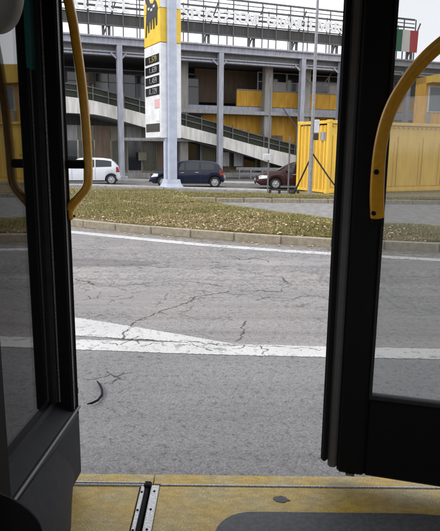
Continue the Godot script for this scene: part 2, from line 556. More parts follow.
	for a in [["road_asphalt", alb], ["road_paint", pnt]]:
		var m := mat(a[0], Color(1, 1, 1), 0.93)
		m.albedo_texture = T.call(a[1], Image.FORMAT_RGB8)
		m.uv1_triplanar = true; m.uv1_world_triplanar = true
		m.uv1_scale = Vector3.ONE / RSPAN
		m.uv1_offset = Vector3(-RX0 / RSPAN, 0, -RZ0 / RSPAN)
		m.heightmap_enabled = true; m.heightmap_texture = ht; m.heightmap_scale = 1.0
		m.detail_enabled = true; m.detail_blend_mode = BaseMaterial3D.BLEND_MODE_MUL
		m.detail_uv_layer = BaseMaterial3D.DETAIL_UV_2
		m.detail_albedo = noise_tex("speckle", 0.16, 2, Color(0.80, 0.80, 0.80), Color(1, 1, 1), 51, 512, 0.2, 0.62)
		m.uv2_triplanar = true; m.uv2_world_triplanar = true; m.uv2_scale = Vector3.ONE / 0.9

func ribbon(a: Array, b: Array, h: float) -> MB:     # a, b: pixels along the two edges of a painted line
	var mb := MB.new()
	var n := 260
	var pa := []; var pb := []
	for k in n + 1:
		var t := float(k) / n * (a.size() - 1)
		var i := mini(int(t), a.size() - 2)
		var p: Vector2 = Vector2(a[i][0], a[i][1]).lerp(Vector2(a[i + 1][0], a[i + 1][1]), t - i)
		var q: Vector2 = Vector2(b[i][0], b[i][1]).lerp(Vector2(b[i + 1][0], b[i + 1][1]), t - i)
		pa.append(G(p.x, p.y, h) + Vector3(0, 0, rng.randf_range(-0.009, 0.009)))
		pb.append(G(q.x, q.y, h) + Vector3(0, 0, rng.randf_range(-0.009, 0.009)))
	for k in n: mb.quad(pb[k], pb[k + 1], pa[k + 1], pa[k])
	return mb

func build_ground() -> void:
	var gd := struct("ground")
	var mb := MB.new()
	mb.quad(Vector3(-400, -0.03, 120), Vector3(400, -0.03, 120), Vector3(400, -0.03, -500), Vector3(-400, -0.03, -500))
	put(mb, "ground_sheet", MAT.asphalt_far, gd)
	kq = fit_quad(G(75, 226), G(200, 238), G(335, 247))
	bake_road()
	var rd := struct("road")
	mb = MB.new()
	var rows := 40
	for k in rows:
		var x0 := -30.0 + 60.0 * k / rows; var x1 := -30.0 + 60.0 * (k + 1) / rows
		mb.quad(Vector3(x0, 0, 8), Vector3(x1, 0, 8), Vector3(x1, 0, kerb_z(x1) - 0.06), Vector3(x0, 0, kerb_z(x0) - 0.06))
	put(mb, "asphalt", MAT.road_asphalt, rd)
	rng.seed = 8
	put(ribbon([[-120, 340], [80, 339.5], [200, 343], [325, 346.5], [560, 351]], [[-120, 350], [80, 349.5], [200, 354], [325, 357], [560, 361]], 0.004), "painted_line", MAT.road_paint, rd)
	put(ribbon([[-120, 300], [0, 309], [80, 318], [160, 331], [238, 344.5]], [[-120, 327], [0, 330], [80, 335.8], [160, 340.5], [238, 345.6]], 0.004), "painted_line", MAT.road_paint, rd)
	var e0 := []; var e1 := []
	for q in [[-60, 216.5], [20, 225.5], [75, 231.0], [140, 237.5], [200, 243.2], [270, 248.6], [335, 252.6], [440, 258.6], [600, 264]]:
		e0.append(q); e1.append([q[0], q[1] + 2.6])
	put(ribbon(e0, e1, 0.004), "painted_line", MAT.road_paint, rd)
	# a curl of black rubber torn from a tyre, lying on the asphalt by the door
	var path := []
	for q in [[97, 381], [100, 385], [102, 390], [102, 395], [98, 400], [92, 403], [87, 404]]: path.append(G(q[0], q[1], 0.02))
	mb = MB.new()
	mb.tube(path, [0.006, 0.013, 0.015, 0.013, 0.010, 0.009, 0.004], 8, true, 0.6)
	var st := thing("rubber_strip", "curled scrap of black rubber lying on the asphalt by the bus door", "rubber scrap")
	put(mb, "strip", MAT.rubber, st)

	# kerb stones along the verge
	var kb := struct("kerb")
	var x := -13.0
	rng.seed = 11
	while x < 12.0:
		var ln := 0.98
		var slope := kerb_z(x + 0.5) - kerb_z(x - 0.5)
		var ang := atan2(-slope, 1.0)
		var x1 := x + 1.0 * cos(ang)
		var c := Vector3((x + x1) * 0.5, 0.075 + rng.randf_range(-0.006, 0.006), kerb_z((x + x1) * 0.5) - 0.075)
		mb = MB.new()
		mb.cbox(Vector3.ZERO, Vector3(ln + 0.014, 0.17, 0.15), 0.012)
		put(mb, "kerb_stone", MAT.kerb_concrete, kb, Transform3D(Basis(Vector3.UP, ang + rng.randf_range(-0.006, 0.006)), c))
		x = x1
	# second kerb, on the far side of the parking strip
	var k2 := struct("kerb")
	var a := G(188, 201.5); var b := G(440, 204.5)
	var d := (b - a).normalized()
	for i in range(0, 24):
		mb = MB.new()
		mb.cbox(Vector3.ZERO, Vector3(0.985, 0.17, 0.14), 0.014)
		put(mb, "kerb_stone", MAT.kerb_concrete, k2, Transform3D(Basis(Vector3.UP, atan2(-d.z, d.x)), a + d * (i + 0.5) + Vector3(0, 0.055 + rng.randf_range(-0.005, 0.005), -0.07)))

	# asphalt strip between the two, and the far road with its pale pavement
	var lot := struct("parking_strip")
	mb = MB.new()
	mb.sheet([G(150, 202) + Vector3(0, -0.005, 0.0), Vector3(-1, -0.005, -12), Vector3(30, -0.005, -6), Vector3(32, -0.005, -22), G(440, 203) + Vector3(0, -0.005, 0)])
	put(mb, "asphalt", MAT.asphalt_lot, lot)
	var fr := struct("far_road")
	var p0 := G(108, 184.5); var p1 := G(275, 189.5)
	var fd := (p1 - p0).normalized(); var fn := Vector3(fd.z, 0, -fd.x)     # fn points away from the camera
	mb = MB.new()
	for k in 12:
		var s0 := -40.0 + 8.0 * k
		var c0 := p0 + fd * s0; var c1 := p0 + fd * (s0 + 8.0)
		mb.quad(c0 - fn * 1.0 + Vector3(0, 0.002, 0), c1 - fn * 1.0 + Vector3(0, 0.002, 0), c1 + fn * 5.0 + Vector3(0, 0.002, 0), c0 + fn * 5.0 + Vector3(0, 0.002, 0))
	put(mb, "asphalt", MAT.asphalt_far, fr)
	var pv := struct("pavement")
	for k in 36:
		var s := -18.0 + k * 1.5
		mb = MB.new()
		mb.cbox(Vector3.ZERO, Vector3(1.488, 0.1, 0.9), 0.01)
		if s < 9.5: put(mb, "paving_slab", MAT.pavement, pv, Transform3D(Basis(Vector3.UP, atan2(-fd.z, fd.x)), p0 + fd * s - fn * 1.3 + Vector3(0, 0.02, 0)))
	var pw := struct("pavement")
	for k in 26:
		var s := -16.0 + k * 2.0
		mb = MB.new()
		mb.cbox(Vector3.ZERO, Vector3(1.99, 0.14, 1.6), 0.012)
		put(mb, "paving_slab", MAT.pavement, pw, Transform3D(Basis(Vector3.UP, atan2(-fd.z, fd.x)), p0 + fd * s + fn * 3.6 + Vector3(0, 0.03, 0)))

var verge_front := []
var verge_back := []

func verge_point(front: Array, back: Array, t: float, s: float, crown: float) -> Vector3:
	var f := t * (front.size() - 1); var i := mini(int(f), front.size() - 2)
	var a: Vector3 = front[i].lerp(front[i + 1], f - i)
	var b: Vector3 = back[i].lerp(back[i + 1], f - i)
	var p := a.lerp(b, s)
	p.y = 0.145 + crown * sin(PI * clampf(s, 0, 1)) * minf(1.0, a.distance_to(b) / 5.0)
	if s > 0.93: p.y = lerpf(p.y, 0.02, (s - 0.93) / 0.07)
	p.y += 0.02 * sin(p.x * 2.1 + p.z * 1.3) * sin(p.z * 1.7 - p.x)
	return p

func build_verge() -> void:
	var pairs := []
	# foot of each pair on the kerb's back edge, head on the rear boundary of the grass (pixels)
	for q in [[-9.5, -60, 190.5], [-8.0, 0, 190.5], [-6.0, 60, 190.5], [-4.2, 110, 191], [-2.8, 150, 191.5], [-1.6, 178, 192.5], [-1.0, 188, 199.5], [-0.2, 205, 204], [0.6, 235, 209.5], [1.5, 275, 215.5], [2.6, 330, 223.5], [3.8, 390, 229], [5.2, 450, 231.5], [7.5, 560, 235]]:
		var x: float = q[0]
		pairs.append([Vector3(x, 0.145, kerb_z(x) - 0.15), G(q[1], q[2], 0.05)])
	for p in pairs: verge_front.append(p[0]); verge_back.append(p[1])
	var st := struct("grass_verge")
	var mb := MB.new()
	var rings := []
	for i in 120:
		var ring := PackedVector3Array()
		for k in 31: ring.append(verge_point(verge_front, verge_back, i / 119.0, k / 30.0, 0.10))
		rings.append(ring)
	mb.loft(rings, false, false, true)
	put(mb, "earth", MAT.soil, st)
	# narrow strip beyond the parking strip
	var f2 := []; var b2 := []
	var ka := G(188, 201.5); var kd := (G(440, 204.5) - ka).normalized()
	for q in [[-0.3, 183, 192.5], [1.6, 228, 194], [3.6, 280, 195.5], [5.6, 330, 196.8], [10.0, 440, 199.0]]:
		f2.append(ka + kd * q[0] + Vector3(0, 0.1, -0.13)); b2.append(G(q[1], q[2], 0.1))
	rings = []
	for i in 50:
		var ring := PackedVector3Array()
		for k in 11: ring.append(verge_point(f2, b2, i / 49.0, k / 10.0, 0.05))
		rings.append(ring)
	mb = MB.new()
	mb.loft(rings, false, false, true)
	put(mb, "earth", MAT.soil, st)
	# yard of trodden earth under the container
	var yd := struct("yard")
	mb = MB.new()
	var y0 := G(262, 197.5); var y1 := G(330, 199.5)
	mb.sheet([Vector3(y0.x, 0.035, y0.z), Vector3(y1.x, 0.035, y1.z), Vector3(26, 0.035, -22), Vector3(28, 0.035, -36), Vector3(6.5, 0.035, -30)])
	put(mb, "earth", worn("yard_earth", lin(0.26, 0.21, 0.15), 1.0, 0.5, TEX.soil, 0, 1.0, TEX.grain), yd)

	rng.seed = 77
	var greens := [Color(0.215, 0.185, 0.065), Color(0.165, 0.16, 0.05), Color(0.27, 0.215, 0.09), Color(0.36, 0.28, 0.135), Color(0.25, 0.185, 0.08)]
	var nz := FastNoiseLite.new(); nz.seed = 4; nz.frequency = 0.35; nz.fractal_octaves = 3
	var tuft := MB.new()
	for k in 7:
		var a := TAU * k / 7.0 + 0.4 * (k % 3)
		var o := Vector3(cos(a), 0, sin(a)) * 0.022
		var tip := o + Vector3(cos(a) * (0.03 + 0.02 * (k % 3)), 0.030 + 0.012 * (k % 4), sin(a) * 0.04)
		var sd := Vector3(-sin(a), 0, cos(a)) * 0.006
		tuft.tri(o - sd, o + sd, tip)
	var pts := []
	while pts.size() < 52000:
		var t := rng.randf(); var s := rng.randf() * 0.97
		var p := verge_point(verge_front, verge_back, t, s, 0.10)
		var nn := nz.get_noise_2d(p.x, p.z)
		if nn < -0.2 and rng.randf() < 0.8: continue
		pts.append([p, nn - 0.28 * clampf((0.55 - s) * 2.5, 0, 1) + 0.1])
	while pts.size() < 57000:
		var p := verge_point(f2, b2, rng.randf(), rng.randf(), 0.05)
		pts.append([p, 0.1])
	multi("grass", "dry olive and straw coloured grass on the verge behind the kerb", "grass", tuft.mesh(), MAT.grass_blade, pts, func(q):
		var c: Color = greens[clampi(int((0.55 - q[1]) * 3.2 + rng.randf_range(-1.3, 1.3)), 0, 4)]
		return c * rng.randf_range(0.8, 1.2), 0.55, 1.25)
	var leaf := MB.new()
	leaf.quad(Vector3(-0.035, 0, 0), Vector3(0, 0.004, 0.022), Vector3(0.038, 0.014, 0), Vector3(0, 0.006, -0.024))
	pts = []
	while pts.size() < 3000:
		var s := rng.randf() * 0.93
		if rng.randf() < 0.35: s *= s * 0.5
		var p := verge_point(verge_front, verge_back, rng.randf(), s, 0.10)
		if nz.get_noise_2d(p.x * 0.7 + 30, p.z * 0.7) < -0.05 and rng.randf() < 0.75: continue
		pts.append([p + Vector3(0, rng.randf_range(0.02, 0.06), 0), 0])
	for k in 160:
		var xx := rng.randf_range(-6, 6)
		pts.append([Vector3(xx, 0.008, kerb_z(xx) + absf(rng.randfn(0.1, 0.14)) + 0.03), 0])
	multi("fallen_leaves", "pale dry leaves and litter scattered over the grass verge", "leaves", leaf.mesh(), MAT.grass_blade, pts, func(_q):
		return [Color(0.38, 0.28, 0.15), Color(0.44, 0.35, 0.21), Color(0.28, 0.17, 0.08), Color(0.34, 0.24, 0.12), Color(0.50, 0.44, 0.35)][rng.randi() % 5], 0.45, 1.15)

func multi(called: String, label: String, category: String, mesh: Mesh, m: Material, pts: Array, tint: Callable, lo: float, hi: float) -> void:
	var mm := MultiMesh.new()
	mm.transform_format = MultiMesh.TRANSFORM_3D
	mm.use_colors = true
	mm.mesh = mesh
	mm.instance_count = pts.size()
	for i in pts.size():
		var b := Basis(Vector3.UP, rng.randf() * TAU) * Basis(Vector3.RIGHT, rng.randfn(0, 0.18))
		mm.set_instance_transform(i, Transform3D(b.scaled(Vector3.ONE * rng.randf_range(lo, hi)), pts[i][0]))
		mm.set_instance_color(i, tint.call(pts[i]))
	var o := MultiMeshInstance3D.new()
	o.name = numbered(called)
	o.multimesh = mm
	o.material_override = m
	add_child(o)
	o.set_meta("kind", "stuff"); o.set_meta("label", label); o.set_meta("category", category)

# ---------- the steel-framed building ----------
const FACE_TURN := deg_to_rad(21.0)
var face_at: Vector3
func B(x: float, y: float, off := 0.0) -> Vector2:
	var dirv := Vector3(cos(FACE_TURN), 0, -sin(FACE_TURN)); var nn := Vector3(sin(FACE_TURN), 0, cos(FACE_TURN))
	var p := PL(x, y, face_at - nn * off, nn)
	return Vector2((p - face_at).dot(dirv), p.y)

func bpoly(px: Array, off: float) -> PackedVector2Array:
	var p := PackedVector2Array()
	for q in px: p.append(B(q[0], q[1], off))
	return p

func bbox(b: Node3D, called: String, m: Material, s0: float, s1: float, h0: float, h1: float, off: float, thick: float, bev := 0.0) -> MeshInstance3D:
	var mb := MB.new()
	mb.cbox(Vector3((s0 + s1) / 2, (h0 + h1) / 2, -off - thick / 2), Vector3(s1 - s0, h1 - h0, thick), bev)
	return put(mb, called, m, b)

func build_building() -> void:
	face_at = G(122, 180)
	var b := thing("commercial_building", "grey steel framed building with roof lettering, white ramp and ochre walls behind the parked cars", "building", face_at, FACE_TURN)
	var mb: MB
	# columns with foot plates and knee braces under the beam
	for s in [-12.2, -6.1, 0.0, 3.0, 6.15, 11.75, 14.6, 20.0, 26.0]:
		mb = MB.new()
		mb.cbox(Vector3(s, 3.75, -0.15), Vector3(0.30, 7.5, 0.05), 0.01)
		mb.cbox(Vector3(s, 3.75, 0.15), Vector3(0.30, 7.5, 0.05), 0.01)
		mb.cbox(Vector3(s, 3.75, 0.0), Vector3(0.24, 7.5, 0.25))
		mb.cbox(Vector3(s, 0.12, 0.0), Vector3(0.62, 0.24, 0.62), 0.03)
		var col := put(mb, "column", MAT.steel, b)
		for sg in [-1.0, 1.0]:
			mb = MB.new()
			mb.bar(Vector3(s + sg * 0.13, 6.82, -0.05), Vector3(s + sg * 0.42, 7.12, -0.2), 0.1, 0.1)
			put(mb, "knee_brace", MAT.steel, col)
	# main beam: flange, web, flange; and the second one behind it
	for e in [["roof_beam", 7.52, 7.99, 0.12, 0.16], ["roof_beam", 6.98, 7.24, 0.42, 0.16]]:
		mb = MB.new()
		var mid: float = (e[1] + e[2]) / 2
		mb.cbox(Vector3(8, mid, -e[3]), Vector3(46, e[2] - e[1] - 0.12, 0.12))
		mb.cbox(Vector3(8, e[2] - 0.05, -e[3]), Vector3(46, 0.10, 0.42), 0.01)
		mb.cbox(Vector3(8, e[1] + 0.05, -e[3]), Vector3(46, 0.10, 0.42), 0.01)
		put(mb, e[0], MAT.steel, b)
	bbox(b, "roof_deck", MAT.steel_dark, -15, 31, 7.26, 7.66, 0.30, 14.0)

	# roof sign frame
	var fr := MB.new()
	for e in [[8.04, 0.07], [8.66, 0.09], [9.34, 0.07], [9.62, 0.05], [9.9, 0.05], [10.2, 0.08], [10.46, 0.05], [10.72, 0.1]]:
		fr.cbox(Vector3(3.6, e[0], -0.62), Vector3(34.2, e[1], e[1]))
	var frame := put(fr, "sign_frame", MAT.lattice, b)
	for k in 36:
		mb = MB.new()
		var s := -13.2 + k * 0.97
		mb.cbox(Vector3(s, 9.37, -0.55), Vector3(0.06, 2.7, 0.06))
		put(mb, "upright", MAT.lattice, frame)
	for k in 12:
		mb = MB.new()
		var s := -12.8 + k * 3.02
		for dx in [0.0, 0.34]: mb.cbox(Vector3(s + dx, 8.35, -0.85), Vector3(0.15, 0.72, 0.12))
		mb.bar(Vector3(s, 8.1, -0.9), Vector3(s + 1.0, 10.6, -0.9), 0.08, 0.08)
		put(mb, "strut", MAT.steel_dark, frame)
	# a second lattice of the same steel stands behind the first
	var bk := MB.new()
	for h in [9.0, 9.5, 10.0, 10.5]: bk.cbox(Vector3(3.6, h, -2.0), Vector3(34.2, 0.06, 0.06))
	var back := put(bk, "sign_frame", MAT.lattice, b)
	for k in 24:
		mb = MB.new()
		mb.cbox(Vector3(-13.0 + k * 1.45, 9.1, -1.94), Vector3(0.06, 3.0, 0.05))
		put(mb, "upright", MAT.lattice, back)
	# dark sheet metal band, panel by panel
	for k in 17:
		mb = MB.new()
		mb.cbox(Vector3(-12.4 + k * 2.02, 8.99, -0.72), Vector3(2.019, 0.62, 0.05), 0.004)
		put(mb, "band_panel", MAT.band, frame)
	# white block letters standing on the band
	var font := SystemFont.new()
	font.font_names = PackedStringArray(["Droid Sans"]); font.font_weight = 700
	var letters := {}
	var spell := func(text: String, s0: float, step: float) -> void:
		for i in text.length():
			var chr := text[i]
			if chr == " ": continue
			if not letters.has(chr):
				var tm := TextMesh.new()
				tm.text = chr; tm.font = font; tm.font_size = 64; tm.pixel_size = 0.0128; tm.depth = 0.07
				letters[chr] = tm
			put(letters[chr], "letter", MAT.letter_white, frame, Transform3D(Basis.IDENTITY.scaled(Vector3(1.2, 1.0, 1)), Vector3(s0 + i * step, 9.68, -0.42)))
	spell.call("PALACE", -3.1, 0.72)
	spell.call("ESPOSIZIONE", 3.55, 0.525)
	spell.call("GRANDI", 9.65, 0.56)
	spell.call("MARCHE", 13.3, 0.56)

	# upper floor: recessed glazing on the left, brown and ochre walls on the right
	bbox(b, "rear_wall", MAT.dark_wall, -15, 30, 2.4, 7.2, 8.0, 0.3)
	bbox(b, "upper_floor", MAT.slab, -15, 30, 4.05, 4.28, 1.1, 7.0)
	for k in 9:
		var s := -9.5 + k * 1.75
		var w := bbox(b, "window", MAT.lattice, s, s + 1.7, 4.3, 6.5, 4.2, 0.08)
		for e in [[0.06, 0.82], [0.88, 1.64]]:
			bbox(w, "pane", [MAT.dark_glass, MAT.pale_glass][1 if (k * 7 + int(e[0] * 10)) % 5 == 0 else 0], s + e[0], s + e[1], 4.4, 5.9, 4.15, 0.05)
			bbox(w, "pane", MAT.dark_glass, s + e[0], s + e[1], 5.96, 6.44, 4.15, 0.05)
	var q0 := B(203, 60, 3.0); var q1 := B(262, 60, 3.0)
	bbox(b, "wall_panel", MAT.brown_wall, q0.x, 20.0, 5.0, 7.2, 4.6, 0.2)
	# ochre parapet above the slab, panels with thin joints; capping on top
	var pa := B(237, 90, 2.4); var pc := B(345, 96, 2.4)
	var step := 2.35
	var s2 := pa.x
	while s2 < 28.0:
		bbox(b, "ochre_panel", MAT.ochre, s2, s2 + step - 0.015, 4.66, pa.y, 2.4, 0.18, 0.01)
		bbox(b, "capping", MAT.concrete, s2, s2 + step - 0.01, pa.y + 0.002, pa.y + 0.08, 2.36, 0.26, 0.01)
		s2 += step
	# slab edge bar and ochre wall beneath it
	bbox(b, "slab_edge", MAT.steel, 1.5, 29.0, 4.32, 4.6, 1.9, 0.4, 0.02)
	s2 = B(203, 118, 2.4).x
	while s2 < 28.0:
		bbox(b, "ochre_panel", MAT.ochre, s2, s2 + step - 0.015, 1.3, 4.30, 2.4, 0.18, 0.01)
		s2 += step
	# strip of windows above the ochre parapet
	var w0 := B(258, 80, 3.2)
	for k in 11:
		var s := w0.x + k * 1.12
		var w := bbox(b, "window", MAT.frame_white, s, s + 1.08, pa.y + 0.12, pa.y + 1.35, 3.25, 0.08)
		bbox(w, "pane", MAT.dark_glass, s + 0.06, s + 1.02, pa.y + 0.75, pa.y + 1.3, 3.22, 0.05)
		bbox(w, "pane", [MAT.dark_glass, MAT.pale_glass, MAT.frame_white][(k * 5 + k / 3) % 3], s + 0.06, s + 1.02, pa.y + 0.17, pa.y + 0.70, 3.22, 0.05)
	# concrete columns of the rear bay
	for px in [183.0, 267.0, 305.0]:
		var c := B(px, 100, 1.5)
		mb = MB.new()
		mb.cbox(Vector3(c.x, 3.6, -1.5), Vector3(0.55, 7.1, 0.5), 0.03)
		put(mb, "concrete_column", MAT.concrete, b)
	# thin wire braces
	for e in [[296, 68, 318, 92], [322, 86, 334, 70], [283, 108, 312, 150]]:
		var e0 := B(e[0], e[1], 1.0); var e1 := B(e[2], e[3], 1.0)
		mb = MB.new()
		mb.bar(Vector3(e0.x, e0.y, -1.0), Vector3(e1.x, e1.y, -1.0), 0.05, 0.05)
		put(mb, "brace", MAT.lattice, b)

	# the ramp: white parapet, falling from the first floor to the ground
	var top := [[20, 92], [55, 95], [75, 97.5], [93, 100.5], [119, 107], [140, 112.5], [183, 125.5], [214, 133.8], [248, 143.5], [280, 151.5], [304, 157.5]]
	var bot := [[304, 172], [283, 166.5], [266, 161.5], [248, 155.5], [214, 145], [183, 138], [140, 126], [119, 120], [106, 116.6], [94, 114.3], [71, 113], [20, 111]]
	mb = MB.new()
	mb.prism(bpoly(top + bot, 0.5), -0.75, -0.5)
	put(mb, "ramp_parapet", MAT.ramp_white, b)
	# ramp deck behind it
	var ts := []
	for q in bot: ts.append(q)
	mb = MB.new()
	var rings := []
	var rt := []
	for q in top: rt.append(B(q[0], q[1] + 3.0, 0.5))
	for k in rt.size() - 1:
		var m0: Vector2 = rt[k]; var m1: Vector2 = rt[k + 1]
		mb.quad(Vector3(m0.x, m0.y - 0.3, -0.76), Vector3(m1.x, m1.y - 0.3, -0.76), Vector3(m1.x, m1.y - 0.3, -4.0), Vector3(m0.x, m0.y - 0.3, -4.0))
		mb.quad(Vector3(m0.x, m0.y - 0.55, -4.0), Vector3(m1.x, m1.y - 0.55, -4.0), Vector3(m1.x, m1.y - 0.55, -0.76), Vector3(m0.x, m0.y - 0.55, -0.76))
	put(mb, "ramp_deck", MAT.slab, b)
	# netting and rails along the ramp
	var nt := []; var nb := []
	for q in top.slice(1):
		var hgt: float = clampf(13.0 - (q[0] - 93.0) * 0.012, 8.0, 13.5)
		nt.append([q[0], q[1] - hgt]); nb.push_front([q[0], q[1] - 0.6])
	var rail := MB.new()
	for f in [0.0, 0.5]:
		for k in nt.size() - 1:
			var m0 := B(nt[k][0], lerpf(nt[k][1], nb[nb.size() - 1 - k][1], f), 0.6); var m1 := B(nt[k + 1][0], lerpf(nt[k + 1][1], nb[nb.size() - 2 - k][1], f), 0.6)
			rail.bar(Vector3(m0.x, m0.y, -0.62), Vector3(m1.x, m1.y, -0.62), 0.05, 0.06)
	var ramp_rail := put(rail, "ramp_rail", MAT.lattice, b)
	for k in nt.size() - 1:
		mb = MB.new()
		var j := nb.size() - 1 - k
		mb.prism(bpoly([nt[k], nt[k + 1], nb[j - 1], nb[j]], 0.66), -0.70, -0.66)
		put(mb, "net_panel", MAT.net, ramp_rail)
	for k in 16:
		var x := 62.0 + k * 15.5
		var tt := 0
		while tt < top.size() - 2 and top[tt + 1][0] < x: tt += 1
		var yy := lerpf(top[tt][1], top[tt + 1][1], (x - top[tt][0]) / (top[tt + 1][0] - top[tt][0]))
		var m0 := B(x, yy, 0.62)
		mb = MB.new()
		mb.cbox(Vector3(m0.x, m0.y + 0.42, -0.6), Vector3(0.06, 0.9, 0.05))
		put(mb, "rail_post", MAT.lattice, ramp_rail)

	# ground floor: dark panels and glazing under the ramp, with a pale canopy edge
	bbox(b, "canopy_edge", MAT.slab, 0.2, B(214, 141, 0.8).x, 2.28, 2.46, 0.8, 0.5, 0.02)
	for k in 24:
		var s := -12.0 + k * 0.98
		var h1 := 2.26 if s < 8.0 else 1.9
		var kind := (k * 7) % 4
		var w := bbox(b, "shop_panel", [MAT.olive_wall, MAT.brown_wall, MAT.olive_wall, MAT.dark_wall][kind], s, s + 0.96, 0.02, h1 + 0.9, 2.0, 0.1)
		if kind != 1: bbox(w, "pane", MAT.dark_glass if kind == 3 else worn("dusty_glass", lin(0.07, 0.068, 0.05), 0.3, 0.5, TEX.grime), s + 0.08, s + 0.88, 0.5, h1, 1.96, 0.05)
	bbox(b, "notice_box", MAT.olive_wall, B(140, 160, 1.2).x, B(148, 160, 1.2).x, 1.1, 1.6, 1.6, 0.12, 0.01)
	bbox(b, "base_wall", MAT.concrete, -14, 16, 0.0, 0.34, 1.5, 0.3, 0.02)
	# pale notice boards at the right of the ground floor
	for px in [222.0, 236.0]:
		var s := B(px, 160, 1.2).x
		bbox(b, "notice_box", MAT.slab, s, s + 0.62, 0.75, 1.65, 1.5, 0.1, 0.01)

	# tricolour banner hung on the frame
	var fl := thing("flag_banner", "green white and red vertical tricolour banner hung on the roof sign frame", "flag", face_at, FACE_TURN)
	var f0 := B(393.5, 40, 0.45); var f1 := B(417, 40, 0.45)
	var hy := B(405, 30, 0.45).y; var ly := B(405, 52, 0.45).y
	for k in 3:
		mb = MB.new()
		var rows := []
		for j in 9:
			var ring := PackedVector3Array()
			for i in 6:
				var s := lerpf(f0.x, f1.x, (k + i / 5.0) / 3.0); var h := lerpf(ly, hy, j / 8.0)
				ring.append(Vector3(s, h, -0.36 + 0.03 * sin(s * 5.0 + h)))
			rows.append(ring)
		mb.loft(rows, false)
		put(mb, "stripe", [MAT.flag_green, MAT.flag_white, MAT.flag_red][k], fl)

	# guard rail on the far pavement, right of the blue car
	var gr := thing("guard_rail", "low pale metal guard rail between the blue and dark red cars", "guard rail")
	var g0 := G(236, 178.5); var g1 := G(282, 179.5)
	var gd := (g1 - g0).normalized()
	for h in [0.28, 0.62]:
		mb = MB.new()
		mb.bar(g0 + Vector3(0, h, 0), g1 + Vector3(0, h, 0), 0.06, 0.2, 0.02)
		put(mb, "rail", MAT.lamp_steel, gr)
	for k in 4:
		mb = MB.new()
		mb.cbox(g0 + (g1 - g0) * ((k + 0.3) / 4.0) + Vector3(0, 0.36, 0), Vector3(0.09, 0.74, 0.09), 0.01)
		put(mb, "post", MAT.lamp_steel, gr)

# ---------- the yellow kiosk on the right ----------
func build_kiosk() -> void:
	var at := G(420, 181, 0.0)
	at = PL(421, 149, Vector3(0, 0, -37), Vector3(0, 0, 1)); at.y = 0
	var k := thing("kiosk_building", "yellow building with deep yellow fascia and grey windows behind the container", "building", at, deg_to_rad(12.0))
	var mb := MB.new()
	mb.cbox(Vector3(7.5, 3.2, -0.6), Vector3(15, 6.4, 1.2))
	put(mb, "wall", MAT.ochre, k)
	mb = MB.new()
	mb.prism(PackedVector2Array([Vector2(0.0, 6.0), Vector2(15.5, 5.95), Vector2(15.5, 7.6), Vector2(3.2, 7.1), Vector2(0.0, 6.4)]), -1.2, 0.7)
	put(mb, "fascia", MAT.container, k)
	for i in 7:
		mb = MB.new()
		var x := 0.2 + i * 2.1
		mb.cbox(Vector3(x + 0.9, 5.05, 0.03), Vector3(1.8, 1.6, 0.1), 0.01)
		var w := put(mb, "window", MAT.frame_white, k)
		for j in 2:
			mb = MB.new()
			mb.cbox(Vector3(x + 0.47 + j * 0.86, 5.05, 0.09), Vector3(0.78, 1.45, 0.03))
			put(mb, "pane", MAT.pale_glass, w)
	for i in 4:
		mb = MB.new()
		mb.cbox(Vector3(0.3 + i * 4.2, 2.1, 0.05), Vector3(0.25, 4.2, 0.12), 0.01)
		put(mb, "pilaster", MAT.concrete, k)

